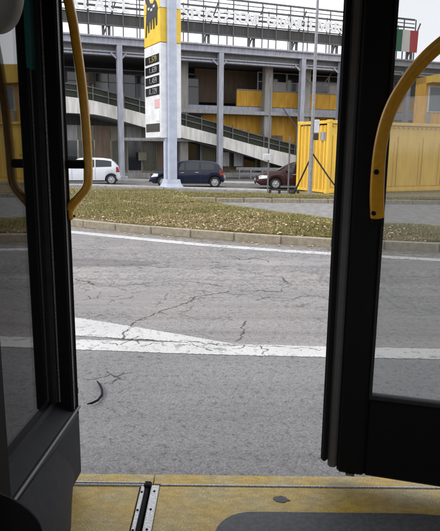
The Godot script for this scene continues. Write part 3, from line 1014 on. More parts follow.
# ---------- petrol price totem ----------
func build_totem() -> void:
	var e := G(172, 188.0)
	var d1 := Vector3(-1.05, 0, -2.0).normalized()       # along the price face, away from the camera
	var d2 := Vector3(2.0, 0, -1.05).normalized()        # along the narrow end
	var n1 := -d2                                        # the price face looks this way
	var bs := Basis(-d1, Vector3.UP, n1)                 # x along the face towards the near corner, z out of the face
	var t := thing("price_totem", "tall white and yellow petrol price sign on a pale blue post", "sign", e)
	var hw := 0.52
	var near := e - d2 * hw
	var lng := 2.05
	var bot := PL(163, 138.3, near, n1).y
	var yel := PL(162, 40.8, near, n1).y
	var mb := MB.new()
	var c0 := d1 * (lng / 2 + 0.05)
	mb.cbox(c0 + Vector3(0, (bot + yel) / 2, 0), Vector3(lng, yel - bot - 0.03, hw * 2), 0.03, bs)
	put(mb, "sign_body", MAT.totem_white, t)
	mb = MB.new()
	var ytop := PL(165, 11.5, e, n1).y
	mb.cbox(c0 + Vector3(0, (yel + ytop) / 2, 0), Vector3(lng, ytop - yel - 0.01, hw * 2), 0.02, bs)
	put(mb, "sign_band", MAT.totem_yellow, t)
	mb = MB.new()
	mb.cbox(c0 + Vector3(0, ytop + 0.9, 0), Vector3(lng, 1.78, hw * 2), 0.02, bs)
	put(mb, "sign_head", MAT.totem_white, t)
	mb = MB.new()
	mb.cbox(c0 + n1 * (hw - 0.006) + Vector3(0, ytop + 0.25, 0), Vector3(lng - 0.02, 0.5, 0.02), 0.004, bs)
	put(mb, "emblem_field", MAT.totem_yellow, t)
	# white price face and the pale upper face, a little proud
	mb = MB.new()
	mb.cbox(c0 + n1 * hw + Vector3(0, (bot + yel) / 2, 0), Vector3(lng - 0.06, yel - bot - 0.1, 0.03), 0.008, bs)
	var fp := put(mb, "price_face", MAT.totem_white, t)
	# post in front of the narrow end, with a flared foot
	mb = MB.new()
	var pw := 0.42
	mb.cbox(-d1 * 0.06 + Vector3(0, 5.5, 0), Vector3(0.22, 11.0, pw), 0.03, bs)
	mb.cbox(d1 * 0.16 - d2 * 0.03 + Vector3(0, bot / 2, 0), Vector3(0.22, bot, pw + 0.16), 0.02, bs)
	put(mb, "post", MAT.totem_grey, t)
	mb = MB.new()
	var rings := []
	for q in [[0.0, 1.5], [0.03, 1.5], [0.10, 1.34], [0.22, 1.12], [0.42, 1.0]]:
		var ring := PackedVector3Array()
		for k in 4:
			var sx: float = [-1, 1, 1, -1][k]; var sz: float = [-1, -1, 1, 1][k]
			ring.append(d1 * 0.06 + bs * Vector3(sx * 0.26 * q[1] * 1.15, 0, sz * 0.32 * q[1]) + Vector3(0, q[0], 0))
		rings.append(ring)
	for i in rings.size() - 1:
		for k in 4: mb.quad(rings[i][k], rings[i][(k + 1) % 4], rings[i + 1][(k + 1) % 4], rings[i + 1][k])
	put(mb, "foot", MAT.totem_grey, t)
	# displays: rows on the face, from pixels at their near ends
	var fc := func(x: float, y: float) -> Vector2:
		var p := PL(x, y, near, n1) - near
		return Vector2(p.dot(-d1), p.y)           # 0 at the near corner, negative away
	var plate := func(called: String, x0: float, x1: float, h0: float, h1: float, m: Material, parent: Node3D, z := 0.025) -> MeshInstance3D:
		var q := MB.new()
		q.cbox(-d2 * hw + n1 * z + d1 * (-(x0 + x1) / 2) + Vector3(0, (h0 + h1) / 2, 0), Vector3(absf(x1 - x0), h1 - h0, 0.02), 0.004, bs)
		return put(q, called, m, parent)
	var font := SystemFont.new()
	font.font_names = PackedStringArray(["Droid Sans Mono"]); font.font_weight = 700
	var rows := [[52.5, 61.0, "1.579"], [63.5, 72.0, "1.639"], [74.5, 83.0, "1.459"], [85.5, 94.0, "0.729"]]
	for i in 4:
		var a: Vector2 = fc.call(161.0, rows[i][0]); var z: Vector2 = fc.call(161.0, rows[i][1])
		var dp: MeshInstance3D = plate.call("display", -1.92, -0.14, z.y, a.y, MAT.display_black, fp)
		var tm := TextMesh.new()
		tm.text = rows[i][2]; tm.font = font; tm.font_size = 48; tm.pixel_size = (a.y - z.y) / 48.0 * 0.92; tm.depth = 0.008
		put(tm, "digits", MAT.digit_yellow if i == 0 else MAT.digit, dp, Transform3D(bs, -d2 * hw + n1 * 0.042 + d1 * 0.92 + Vector3(0, (a.y + z.y) / 2, 0)))
	var r0: Vector2 = fc.call(160.5, 98.5); var r1: Vector2 = fc.call(160.5, 107.5)
	plate.call("notice", -0.75, -0.16, r1.y, r0.y, MAT.ink_pink, fp)
	r0 = fc.call(160.5, 110.0); r1 = fc.call(160.5, 121.0)
	plate.call("notice", -0.6, -0.16, r1.y, r0.y, MAT.letter_white, fp)
	r0 = fc.call(160.5, 123.0); r1 = fc.call(160.5, 131.5)
	plate.call("notice_panel", -1.92, -0.14, r1.y, r0.y, mat("notice_dark", lin(0.05, 0.045, 0.04), 0.5), fp)
	# emblem: a black many-legged beast with a red flame on the yellow head
	var hgt := 2.35
	var base := yel + 0.42
	var em := MB.new()
	var poly := PackedVector2Array()
	for q in [[0.02, 0.0], [0.10, 0.03], [0.14, 0.30], [0.20, 0.36], [0.24, 0.10], [0.31, 0.12], [0.33, 0.38], [0.39, 0.42], [0.42, 0.16], [0.49, 0.18], [0.52, 0.42], [0.58, 0.44], [0.62, 0.14], [0.69, 0.16], [0.70, 0.44], [0.77, 0.42], [0.80, 0.20], [0.88, 0.22], [0.90, 0.50], [0.93, 0.66], [0.84, 0.80], [0.72, 0.88], [0.60, 0.80], [0.40, 0.84], [0.30, 0.98], [0.16, 1.02], [0.05, 0.92], [0.16, 0.84], [0.12, 0.66], [0.08, 0.42]]:
		poly.append(Vector2(-1.92 + q[0] * 1.75, base + q[1] * hgt * 0.72))
	var xf := Transform3D(bs, near - e)
	em.prism(poly, 0.004, 0.02, xf)
	put(em, "emblem", MAT.ink_black, t)
	em = MB.new()
	poly = PackedVector2Array()
	for q in [[0.05, 0.93], [0.02, 1.02], [0.09, 0.99], [0.10, 1.10], [0.17, 1.03], [0.24, 1.1], [0.22, 1.0]]:
		poly.append(Vector2(-1.92 + q[0] * 1.75, base + q[1] * hgt * 0.72 + 0.03))
	em.prism(poly, 0.021, 0.03, xf)
	put(em, "emblem_flame", MAT.ink_red, t)
	for q in [[0.30, 0.72], [0.5, 0.66], [0.68, 0.72]]:
		em = MB.new()
		em.cbox(xf * Vector3(-1.92 + q[0] * 1.75, base + q[1] * hgt * 0.72, 0.024), Vector3(0.22, 0.1, 0.006), 0.002, bs)
		put(em, "emblem_mark", MAT.letter_white, t)

# ---------- container ----------
func build_container() -> void:
	var c := G(326, 194.6)
	var d := Vector3(5.78, 0, -2.6).normalized()
	var t := thing("shipping_container", "bright yellow corrugated steel container standing on trodden earth", "container", c, atan2(-d.z, d.x))
	# local: x along the long side, z towards the camera; the near corner is the origin
	var L := 12.19; var W := 2.44; var H := PL(326, 119.8, c, Vector3(0, 0, 1)).y - 0.04
	var mb := MB.new()
	for e in [[0.06, 0.13], [H - 0.10, 0.13]]:
		mb.cbox(Vector3(L / 2, e[0] + 0.065, -0.05), Vector3(L, e[1], 0.1), 0.01)
		mb.cbox(Vector3(L / 2, e[0] + 0.065, -W + 0.05), Vector3(L, e[1], 0.1), 0.01)
		mb.cbox(Vector3(0.05, e[0] + 0.065, -W / 2), Vector3(0.1, e[1], W), 0.01)
		mb.cbox(Vector3(L - 0.05, e[0] + 0.065, -W / 2), Vector3(0.1, e[1], W), 0.01)
	put(mb, "frame_rail", MAT.container, t)
	for x in [0.08, L - 0.08]:
		for z in [-0.08, -W + 0.08]:
			mb = MB.new()
			mb.cbox(Vector3(x, H / 2 + 0.05, z), Vector3(0.17, H - 0.1, 0.17), 0.015)
			var p := put(mb, "corner_post", MAT.container, t)
			for y in [0.10, H - 0.01]:
				mb = MB.new()
				mb.cbox(Vector3(x, y, z), Vector3(0.19, 0.13, 0.19), 0.012)
				put(mb, "corner_casting", MAT.container, p)
	# corrugated short wall: deep ribs
	mb = MB.new()
	corrugated(mb, Vector3(0.12, 0.2, -W + 0.12), Vector3(0, 0, 1), W - 0.24, H - 0.36, Vector3(-1, 0, 0), 0.30, 0.10)
	put(mb, "end_wall", MAT.container, t)
	# long side: plain upper band, flat door panels below, shallow ribs far along
	mb = MB.new()
	mb.cbox(Vector3(L / 2, H / 2 + 0.04, -0.12), Vector3(L - 0.3, H - 0.3, 0.03))
	put(mb, "side_wall", MAT.container, t)
	mb = MB.new()
	mb.cbox(Vector3(L / 2, H - 0.03, -W / 2), Vector3(L - 0.2, 0.03, W - 0.2))
	mb.cbox(Vector3(L / 2, 0.16, -W / 2), Vector3(L - 0.2, 0.06, W - 0.2))
	mb.cbox(Vector3(L / 2, H / 2, -W + 0.1), Vector3(L - 0.3, H - 0.3, 0.03))
	mb.cbox(Vector3(L - 0.1, H / 2, -W / 2), Vector3(0.03, H - 0.3, W - 0.3))
	put(mb, "shell", MAT.container, t)
	var n := int((L - 0.4) / 0.27)
	for k in n:
		mb = MB.new()
		mb.cbox(Vector3(0.3 + k * 0.27, H - 0.19, -0.075), Vector3(0.13, 0.06, 0.07), 0.012)
		put(mb, "rail_cleat", MAT.container, t)
	var px := 0.25
	for wdt in [1.15, 2.35, 1.45, 1.2, 2.3, 1.2, 1.2]:
		mb = MB.new()
		mb.cbox(Vector3(px + wdt / 2, (H - 0.55) / 2 + 0.14, -0.085), Vector3(wdt - 0.05, H - 0.85, 0.035), 0.012)
		var p := put(mb, "side_panel", MAT.container, t)
		mb = MB.new()
		mb.bar(Vector3(px + wdt - 0.18, 0.3, -0.05), Vector3(px + wdt - 0.18, H - 0.8, -0.05), 0.035, 0.035)
		put(mb, "lock_rod", MAT.container, p)
		if wdt > 2:
			for j in 3:
				mb = MB.new()
				mb.cbox(Vector3(px + wdt * 0.6, H * 0.58 - j * 0.16, -0.064), Vector3([0.5, 0.4, 0.9][j], 0.03, 0.006))
				put(mb, "stencil_mark", MAT.container_dark, p)
		px += wdt
	mb = MB.new()
	mb.cbox(Vector3(L / 2, 0.03, -0.2), Vector3(L - 0.4, 0.07, 0.3), 0.01)
	mb.cbox(Vector3(L / 2, 0.03, -W + 0.2), Vector3(L - 0.4, 0.07, 0.3), 0.01)
	put(mb, "skid", MAT.container, t)
	# small plate on the short wall
	mb = MB.new()
	mb.cbox(Vector3(0.03, H - 0.62, -0.45), Vector3(0.02, 0.36, 0.4), 0.004)
	put(mb, "data_plate", MAT.slab, t)

func corrugated(mb: MB, o: Vector3, along: Vector3, length: float, height: float, out: Vector3, pitch: float, depth: float) -> void:
	var x := 0.0
	var prof := []
	while x < length:
		for e in [[0.0, 0.0], [0.28, 0.0], [0.45, 1.0], [0.78, 1.0], [0.98, 0.0]]:
			if x + e[0] * pitch <= length: prof.append(Vector2(x + e[0] * pitch, e[1] * depth))
		x += pitch
	for i in prof.size() - 1:
		var a: Vector3 = o + along * prof[i].x + out * prof[i].y; var b: Vector3 = o + along * prof[i + 1].x + out * prof[i + 1].y
		mb.face(Vector3.ZERO, Basis.IDENTITY, [a, b, b + Vector3(0, height, 0), a + Vector3(0, height, 0)], out)

# ---------- street lamp, sign posts, stays ----------
func build_poles() -> void:
	var base := G(309.5, 197.5)
	var t := thing("street_lamp", "slim grey lamp post with a small box, standing in front of the container", "lamp post", base)
	var mb := MB.new()
	mb.tube([Vector3(0, 0, 0), Vector3(0, 1.5, 0), Vector3(0, 1.56, 0), Vector3(0, 9.5, 0)], [0.095, 0.09, 0.075, 0.045], 12)
	put(mb, "post", MAT.lamp_steel, t)
	mb = MB.new()
	mb.tube([Vector3(0, 9.4, 0), Vector3(-0.2, 9.75, 0.1), Vector3(-0.9, 9.95, 0.4)], 0.035, 8)
	mb.cbox(Vector3(-1.2, 9.97, 0.52), Vector3(0.7, 0.12, 0.25), 0.04, Basis(Vector3.UP, 0.4))
	put(mb, "lamp_head", MAT.lamp_steel, t)
	mb = MB.new()
	mb.cbox(Vector3(0.16, 2.75, 0.02), Vector3(0.2, 0.5, 0.14), 0.02)
	put(mb, "meter_box", MAT.frame_white, t)
	mb = MB.new()
	mb.cbox(Vector3(0.16, 2.36, 0.03), Vector3(0.17, 0.26, 0.12), 0.02)
	put(mb, "socket_box", MAT.trim, t)
	mb = MB.new()
	mb.cbox(Vector3(0, 0.05, 0), Vector3(0.4, 0.1, 0.4), 0.02)
	put(mb, "foot", MAT.concrete, t)
	# black stays from the post to the ground
	var head := base + Vector3(0.05, 1.72, 0)
	for q in [[[296, 193.0], "black stay cable slanting from the lamp post towards the dark red car"], [[347, 197.0], "black stay cable slanting from the lamp post along the container side"]]:
		var foot := G(q[0][0], q[0][1])
		if q[0][0] < 310: foot = G(292.5, 195.8)
		else: foot = G(345, 199.0) + Vector3(0, 0.0, 0.0)
		var s := thing("stay_cable", q[1], "cable", foot)
		mb = MB.new()
		mb.tube([Vector3.ZERO, (head - foot) * 0.5 - Vector3(0, 0.04, 0), head - foot], 0.032, 8)
		put(mb, "cable", MAT.strap, s)
		mb = MB.new()
		mb.cbox(Vector3(0, 0.1, 0), Vector3(0.22, 0.2, 0.2), 0.04)
		mb.bar(Vector3.ZERO, (head - foot) * 0.22, 0.09, 0.09, 0.02)
		put(mb, "anchor", MAT.strap, s)
	# thin dark posts
	for q in [[267.5, 196.0, 4.6, "thin dark signpost with a small white box beside the dark red car"], [288.0, 194.5, 2.4, "short thin dark post in front of the dark red car door"]]:
		var p := thing("signpost", q[3], "post", G(q[0], q[1]))
		mb = MB.new()
		mb.tube([Vector3.ZERO, Vector3(0, q[2], 0)], 0.03, 8)
		put(mb, "post", MAT.steel_dark, p)
		if q[2] > 3:
			mb = MB.new()
			mb.cbox(Vector3(-0.08, 1.55, 0.03), Vector3(0.3, 0.26, 0.12), 0.02)
			put(mb, "box", MAT.frame_white, p)
	# low black bench-like chain barrier in front of the red car
	var pb := thing("ground_anchor", "low black steel bar with feet lying beside the yellow container", "barrier", G(270, 193.5))
	mb = MB.new()
	var e := G(298, 194.2) - G(270, 193.5)
	mb.bar(Vector3(0, 0.16, 0), e + Vector3(0, 0.16, 0), 0.06, 0.06, 0.01)
	put(mb, "bar", MAT.strap, pb)
	for k in 4:
		mb = MB.new()
		mb.cbox(e * (k / 3.0) + Vector3(0, 0.08, 0), Vector3(0.1, 0.2, 0.14), 0.01)
		put(mb, "foot", MAT.strap, pb)

# ---------- cars ----------
# local axes: x forward, y up, z to the car's left side; the origin is on the ground under the middle
var car_prof := {}

func cat(pts: Array, x: float) -> float:     # smooth curve through points sorted by x
	if x <= pts[0].x: return pts[0].y
	for i in pts.size() - 1:
		if x <= pts[i + 1].x:
			var t: float = (x - pts[i].x) / (pts[i + 1].x - pts[i].x)
			var p0: float = pts[maxi(i - 1, 0)].y; var p3: float = pts[mini(i + 2, pts.size() - 1)].y
			var lin_ := lerpf(pts[i].y, pts[i + 1].y, t)
			var cub := cubic_interpolate(pts[i].y, pts[i + 1].y, p0, p3, t)
			return lerpf(lin_, cub, 0.5)
	return pts[pts.size() - 1].y

func car_ring(d: Dictionary, x: float) -> PackedVector3Array:
	var hl: float = d.length / 2
	var low := 0.20 + 0.10 * smoothstep(hl * 0.9, hl, absf(x))
	var top := cat(d.top, x)
	var belt := minf(cat(d.belt, x), top - 0.012)
	for ax in [d.front_axle, d.rear_axle]:
		var q: float = absf(x - ax)
		if q < d.arch: low = maxf(low, sqrt(d.arch * d.arch - q * q) + d.wheel * 0.95)
	low = minf(low, belt - 0.03)
	var w: float = d.width / 2 * (1.0 - 0.17 * pow(clampf((absf(x) - hl * 0.55) / (hl * 0.45), 0, 1), 2.2))
	var tw: float = w * lerpf(0.97, 0.74, clampf((top - belt) / 0.42, 0, 1))
	var r := PackedVector3Array()
	var m := lerpf(low, belt, 0.5)
	var side := [Vector2(w * 0.93, low), Vector2(w * 0.985, low + (belt - low) * 0.12), Vector2(w, m), Vector2(w * 0.992, lerpf(m, belt, 0.6)), Vector2(w * 0.955, belt),
		Vector2(lerpf(w * 0.955, tw, 0.4), lerpf(belt, top, 0.42)), Vector2(lerpf(w * 0.955, tw, 0.82), lerpf(belt, top, 0.84)), Vector2(tw * 0.93, lerpf(belt, top, 0.97)), Vector2(tw * 0.72, top), Vector2(tw * 0.36, top + 0.012), Vector2(0, top + 0.016)]
	for q in side: r.append(Vector3(x, q.y, q.x))
	for i in range(side.size() - 2, -1, -1): r.append(Vector3(x, side[i].y, -side[i].x))
	return r

func car_side(d: Dictionary, x: float, y: float, out: float) -> Vector3:   # a point on the flank or side glass
	var r := car_ring(d, x)
	for i in range(0, 9):
		if y <= r[i + 1].y or i == 8:
			var t := clampf((y - r[i].y) / maxf(r[i + 1].y - r[i].y, 0.001), 0, 1)
			var p := r[i].lerp(r[i + 1], t)
			var nn := Vector2(r[i + 1].y - r[i].y, -(r[i + 1].z - r[i].z)).normalized()
			return Vector3(x, p.y + nn.y * out, p.z + nn.x * out)
	return r[0]

func patch(mb: MB, rows: Array, sg: float) -> void:
	for i in rows.size() - 1:
		for k in rows[i].size() - 1:
			var q := [rows[i][k], rows[i][k + 1], rows[i + 1][k + 1], rows[i + 1][k]]
			for j in 4: q[j] = Vector3(q[j].x, q[j].y, q[j].z * sg)
			mb.face(Vector3.ZERO, Basis.IDENTITY, q, Vector3(0, 0.3, sg))

func make_car(called: String, label: String, at: Vector3, turn: float, d: Dictionary, paint: Material) -> Node3D:
	var t := thing(called, label, "car", at, turn, "cars parked along the far road")
	var hl: float = d.length / 2
	var rings := []
	var n := 90
	for i in n + 1:
		var u := float(i) / n
		var x: float = -hl + d.length * u
		rings.append(car_ring(d, x))
	var mb := MB.new()
	mb.loft(rings, false, false, true)
	for e in [0, n]:
		var r: PackedVector3Array = rings[e]
		var ctr := Vector3(r[0].x, 0.5, 0)
		for k in r.size() - 1:
			mb.face(Vector3.ZERO, Basis.IDENTITY, [ctr, r[k], r[k + 1]], Vector3(-1 if e == 0 else 1, 0, 0))
	put(mb, "body", paint, t)
	mb = MB.new()
	mb.cbox(Vector3(0, 0.42, 0), Vector3(d.length * 0.93, 0.46, d.width * 0.78), 0.05)
	put(mb, "underbody", MAT.under, t)
	# side windows between pillars
	for sg in [1.0, -1.0]:
		for w in d.windows:
			mb = MB.new()
			var rows := []
			for j in 6:
				var row := []
				for i in 11:
					var x: float = lerpf(w[0], w[1], i / 10.0)
					var lo := cat(d.belt, x) + 0.035; var hi := maxf(cat(d.top, x) - 0.085, lo + 0.004)
					if w.size() > 2 and x > w[2]: hi = lerpf(hi, lo + 0.02, pow((x - w[2]) / (w[1] - w[2]), 1.0))
					row.append(car_side(d, x, lerpf(lo, hi, j / 5.0), 0.006))
				rows.append(row)
			patch(mb, rows, sg)
			put(mb, "side_window", MAT.car_glass, t)
	# windscreen and rear window: strips of the upper surface
	for e in [["windscreen", d.screen], ["rear_window", d.hatch]]:
		mb = MB.new()
		var x0: float = e[1][0]; var x1: float = e[1][1]
		for i in 10:
			var ra := car_ring(d, lerpf(x0, x1, i / 10.0)); var rb := car_ring(d, lerpf(x0, x1, (i + 1) / 10.0))
			for k in range(7, 13):
				var q := [ra[k], ra[k + 1], rb[k + 1], rb[k]]
				var up := Vector3(0.012 if e[0] == "windscreen" else -0.012, 0.010, 0)
				for j in 4: q[j] += up
				mb.face(Vector3.ZERO, Basis.IDENTITY, q, Vector3(0, 1, 0) + up * 30)
		put(mb, e[0], MAT.car_glass, t)
	# wheels
	var wheel: Node3D = null
	for ax in [d.front_axle, d.rear_axle]:
		for sg in [1.0, -1.0]:
			var wn := Node3D.new(); wn.name = "wheel"
			t.add_child(wn, true)
			wn.position = Vector3(ax, d.wheel, sg * (d.width / 2 - 0.11))
			wn.rotation.y = 0.0 if sg > 0 else PI
			var R: float = d.wheel
			mb = MB.new()
			mb.lathe([Vector2(R * 0.66, -0.09), Vector2(R * 0.93, -0.09), Vector2(R, -0.06), Vector2(R, 0.06), Vector2(R * 0.93, 0.09), Vector2(R * 0.66, 0.085), Vector2(R * 0.64, 0.06)], 28)
			put(mb, "tyre", MAT.tyre, wn)
			mb = MB.new()
			mb.lathe([Vector2(R * 0.66, 0.07), Vector2(R * 0.60, 0.086), Vector2(R * 0.55, 0.05)], 28)
			mb.lathe([Vector2(R * 0.56, 0.03), Vector2(0.001, 0.03)], 20)
			for k in 6:
				var a := TAU * k / 6.0
				mb.bar(Vector3(cos(a), sin(a), 0) * R * 0.1 + Vector3(0, 0, 0.072), Vector3(cos(a), sin(a), 0) * R * 0.6 + Vector3(0, 0, 0.068), 0.055, 0.03, 0.006, Vector3(0, 0, 1))
			mb.lathe([Vector2(R * 0.2, 0.05), Vector2(R * 0.18, 0.088), Vector2(0.001, 0.09)], 14)
			put(mb, "rim", MAT.rim, wn)
	# lamps, seams, handles, mirrors, plates
	for sg in [1.0, -1.0]:
		for e in [["headlight", d.head, MAT.head_lamp], ["tail_light", d.tail, MAT.tail_lamp]]:
			mb = MB.new()
			var rows := []
			for j in 4:
				var row := []
				for i in 7: row.append(car_side(d, lerpf(e[1][0], e[1][1], i / 6.0), lerpf(e[1][2] + (e[1][4] if e[1].size() > 4 else 0.0) * i / 6.0, e[1][3], j / 3.0), 0.01))
				rows.append(row)
			patch(mb, rows, sg)
			put(mb, e[0], e[2], t)
		for x in d.seams:
			mb = MB.new()
			var rows := []
			for j in 9:
				var y := lerpf(0.27, cat(d.belt, x) + 0.02, j / 8.0)
				rows.append([car_side(d, x - 0.006, y, 0.004), car_side(d, x + 0.006, y, 0.004)])
			patch(mb, rows, sg)
			put(mb, "door_seam", MAT.trim, t)
		for x in d.handles:
			var p := car_side(d, x, cat(d.belt, x) - 0.1, 0.02)
			mb = MB.new()
			mb.cbox(Vector3(p.x, p.y, p.z * sg), Vector3(0.2, 0.035, 0.03), 0.012)
			put(mb, "door_handle", MAT.rim if d.get("bright_handles", false) else paint, t)
		var p2 := car_side(d, d.mirror, cat(d.belt, d.mirror) + 0.07, 0.1)
		mb = MB.new()
		mb.cbox(Vector3(p2.x, p2.y, p2.z * sg), Vector3(0.12, 0.14, 0.2), 0.045)
		put(mb, "wing_mirror", paint, t)
		# sill strip and bumper strip
		mb = MB.new()
		mb.cbox(Vector3((d.front_axle + d.rear_axle) / 2, 0.23, sg * d.width * 0.47), Vector3(d.front_axle - d.rear_axle - d.arch * 2.1, 0.07, 0.05), 0.02)
		put(mb, "sill", MAT.trim, t)
	for e in [[1.0, "bumper"], [-1.0, "bumper"]]:
		mb = MB.new()
		var path := []
		for k in 9:
			var a := lerpf(-1, 1, k / 8.0)
			path.append(Vector3(e[0] * (hl - 0.02 - 0.16 * pow(absf(a), 3.0)), 0.40, a * d.width * 0.42))
		mb.tube(path, 0.1, 8, true)
		put(mb, e[1], paint if d.get("painted_bumper", true) else MAT.trim, t)
		mb = MB.new()
		mb.cbox(Vector3(e[0] * (hl + 0.075), 0.48, 0), Vector3(0.02, 0.11, 0.5), 0.004)
		put(mb, "number_plate", MAT.plate, t)
	# grille and lower intake
	mb = MB.new()
	mb.cbox(Vector3(hl + 0.0, 0.62, 0), Vector3(0.05, 0.1, d.width * 0.4), 0.02)
	mb.cbox(Vector3(hl + 0.06, 0.30, 0), Vector3(0.06, 0.1, d.width * 0.55), 0.02)
	put(mb, "grille", MAT.trim, t)
	return t

func build_cars() -> void:
	var p0 := G(108, 184.5); var p1 := G(275, 189.5)
	var fd := (p1 - p0).normalized()
	var fn := Vector3(fd.z, 0, -fd.x)
	var turn := atan2(-(-fd.z), -fd.x)         # the cars look to the left, back along the road
	# local x = -fd
	var V := func(a: Array) -> Array:
		var o := []
		for q in a: o.append(Vector2(q[0], q[1]))
		return o
	var hatch := {"length": 3.75, "width": 1.62, "wheel": 0.285, "arch": 0.345, "front_axle": 1.18, "rear_axle": -1.40,
		"top": V.call([[-1.88, 0.52], [-1.86, 0.80], [-1.78, 0.98], [-1.62, 1.19], [-1.42, 1.345], [-1.0, 1.405], [-0.3, 1.43], [0.25, 1.40], [0.62, 1.26], [1.06, 0.98], [1.35, 0.90], [1.68, 0.78], [1.84, 0.62], [1.88, 0.48]]),
		"belt": V.call([[-1.88, 0.50], [-1.84, 0.78], [-1.70, 0.93], [-1.2, 0.93], [0.0, 0.885], [0.9, 0.86], [1.3, 0.82], [1.7, 0.70], [1.88, 0.46]]),
		"windows": [[-1.42, -0.58], [-0.52, 0.72, 0.30]], "screen": [0.40, 1.04], "hatch": [-1.72, -1.44],
		"head": [1.42, 1.84, 0.60, 0.76, -0.05], "tail": [-1.85, -1.66, 0.68, 0.95], "seams": [0.66, -0.56], "handles": [-0.38], "mirror": 0.56}
	var c := p0 - fd * 1.20 * 1.0
	# white: rear wheel stands at p0
	var place := func(at: Vector3, dirv: Vector3, axle: float, scale: float, called: String, label: String, prof: Dictionary, paint: Material) -> void:
		# the given axle stands at the point AT; dirv is where the car looks
		dirv = dirv.normalized()
		var car := make_car(called, label, at - dirv * axle * scale + Vector3(0, 0, -0.95), atan2(-dirv.z, dirv.x), prof, paint)
		car.scale = Vector3.ONE * scale
	place.call(G(108.3, 185.2), Vector3(-1, 0, 0.16), -1.40, 0.94, "parked_car", "silvery white hatchback parked behind the grass, its tail towards the pale blue sign post", hatch, MAT.paint_white)
	var low: Dictionary = hatch.duplicate(true)
	low.length = 3.85
	low.top = V.call([[-1.93, 0.50], [-1.90, 0.78], [-1.82, 0.95], [-1.62, 1.18], [-1.40, 1.31], [-1.0, 1.36], [-0.3, 1.385], [0.20, 1.35], [0.60, 1.21], [1.06, 0.94], [1.40, 0.87], [1.72, 0.74], [1.88, 0.58], [1.93, 0.46]])
	low.belt = V.call([[-1.93, 0.48], [-1.88, 0.74], [-1.72, 0.90], [-1.2, 0.90], [0.0, 0.865], [0.9, 0.84], [1.3, 0.79], [1.7, 0.67], [1.93, 0.44]])
	low.front_axle = 1.24; low.rear_axle = -1.46
	low.windows = [[-1.40, -0.72], [-0.64, 0.06], [0.12, 0.74, 0.30]]
	low.seams = [0.68, 0.08, -0.70]; low.handles = [-0.52, 0.24]; low.bright_handles = true
	low.head = [1.50, 1.88, 0.56, 0.70, -0.04]; low.tail = [-1.90, -1.70, 0.66, 0.92]
	place.call(G(214.5, 188.2), Vector3(-1, 0, 0.02), -1.46, 0.93, "parked_car", "dark navy blue hatchback parked behind the price totem post", low, MAT.paint_blue)
	var sed: Dictionary = low.duplicate(true)
	sed.length = 4.2
	sed.top = V.call([[-2.1, 0.55], [-2.06, 0.86], [-1.6, 0.96], [-1.2, 1.14], [-0.7, 1.34], [-0.2, 1.385], [0.2, 1.34], [0.55, 1.18], [0.98, 0.93], [1.4, 0.86], [1.82, 0.74], [2.03, 0.58], [2.1, 0.46]])
	sed.belt = V.call([[-2.1, 0.48], [-2.02, 0.80], [-1.6, 0.89], [-0.8, 0.88], [0.0, 0.86], [0.9, 0.84], [1.3, 0.79], [1.8, 0.67], [2.1, 0.44]])
	sed.front_axle = 1.16; sed.rear_axle = -1.27
	sed.windows = [[-1.15, -0.72], [-0.64, 0.0], [0.06, 0.72, 0.26]]
	sed.seams = [0.72, 0.03, -0.70]; sed.handles = [-0.5, 0.2]; sed.screen = [0.30, 0.95]; sed.hatch = [-1.5, -1.0]; sed.mirror = 0.6
	sed.head = [1.55, 2.02, 0.56, 0.70, -0.04]; sed.tail = [-2.06, -1.84, 0.64, 0.85]
	place.call(G(276, 189.8), Vector3(-1, 0, 0.0), 1.16, 0.93, "parked_car", "dark maroon car parked behind the yellow container, only its front showing", sed, MAT.paint_red)

# ---------- the bus ----------
func smooth_path(p: Array, n: int) -> Array:
	var c := Curve3D.new()
	for i in p.size():
		var tg: Vector3 = (p[mini(i + 1, p.size() - 1)] - p[maxi(i - 1, 0)]) * 0.17
		c.add_point(p[i], -tg, tg)
	var out := []
	for k in n + 1: out.append(c.sample_baked(c.get_baked_length() * k / n, true))
	return out

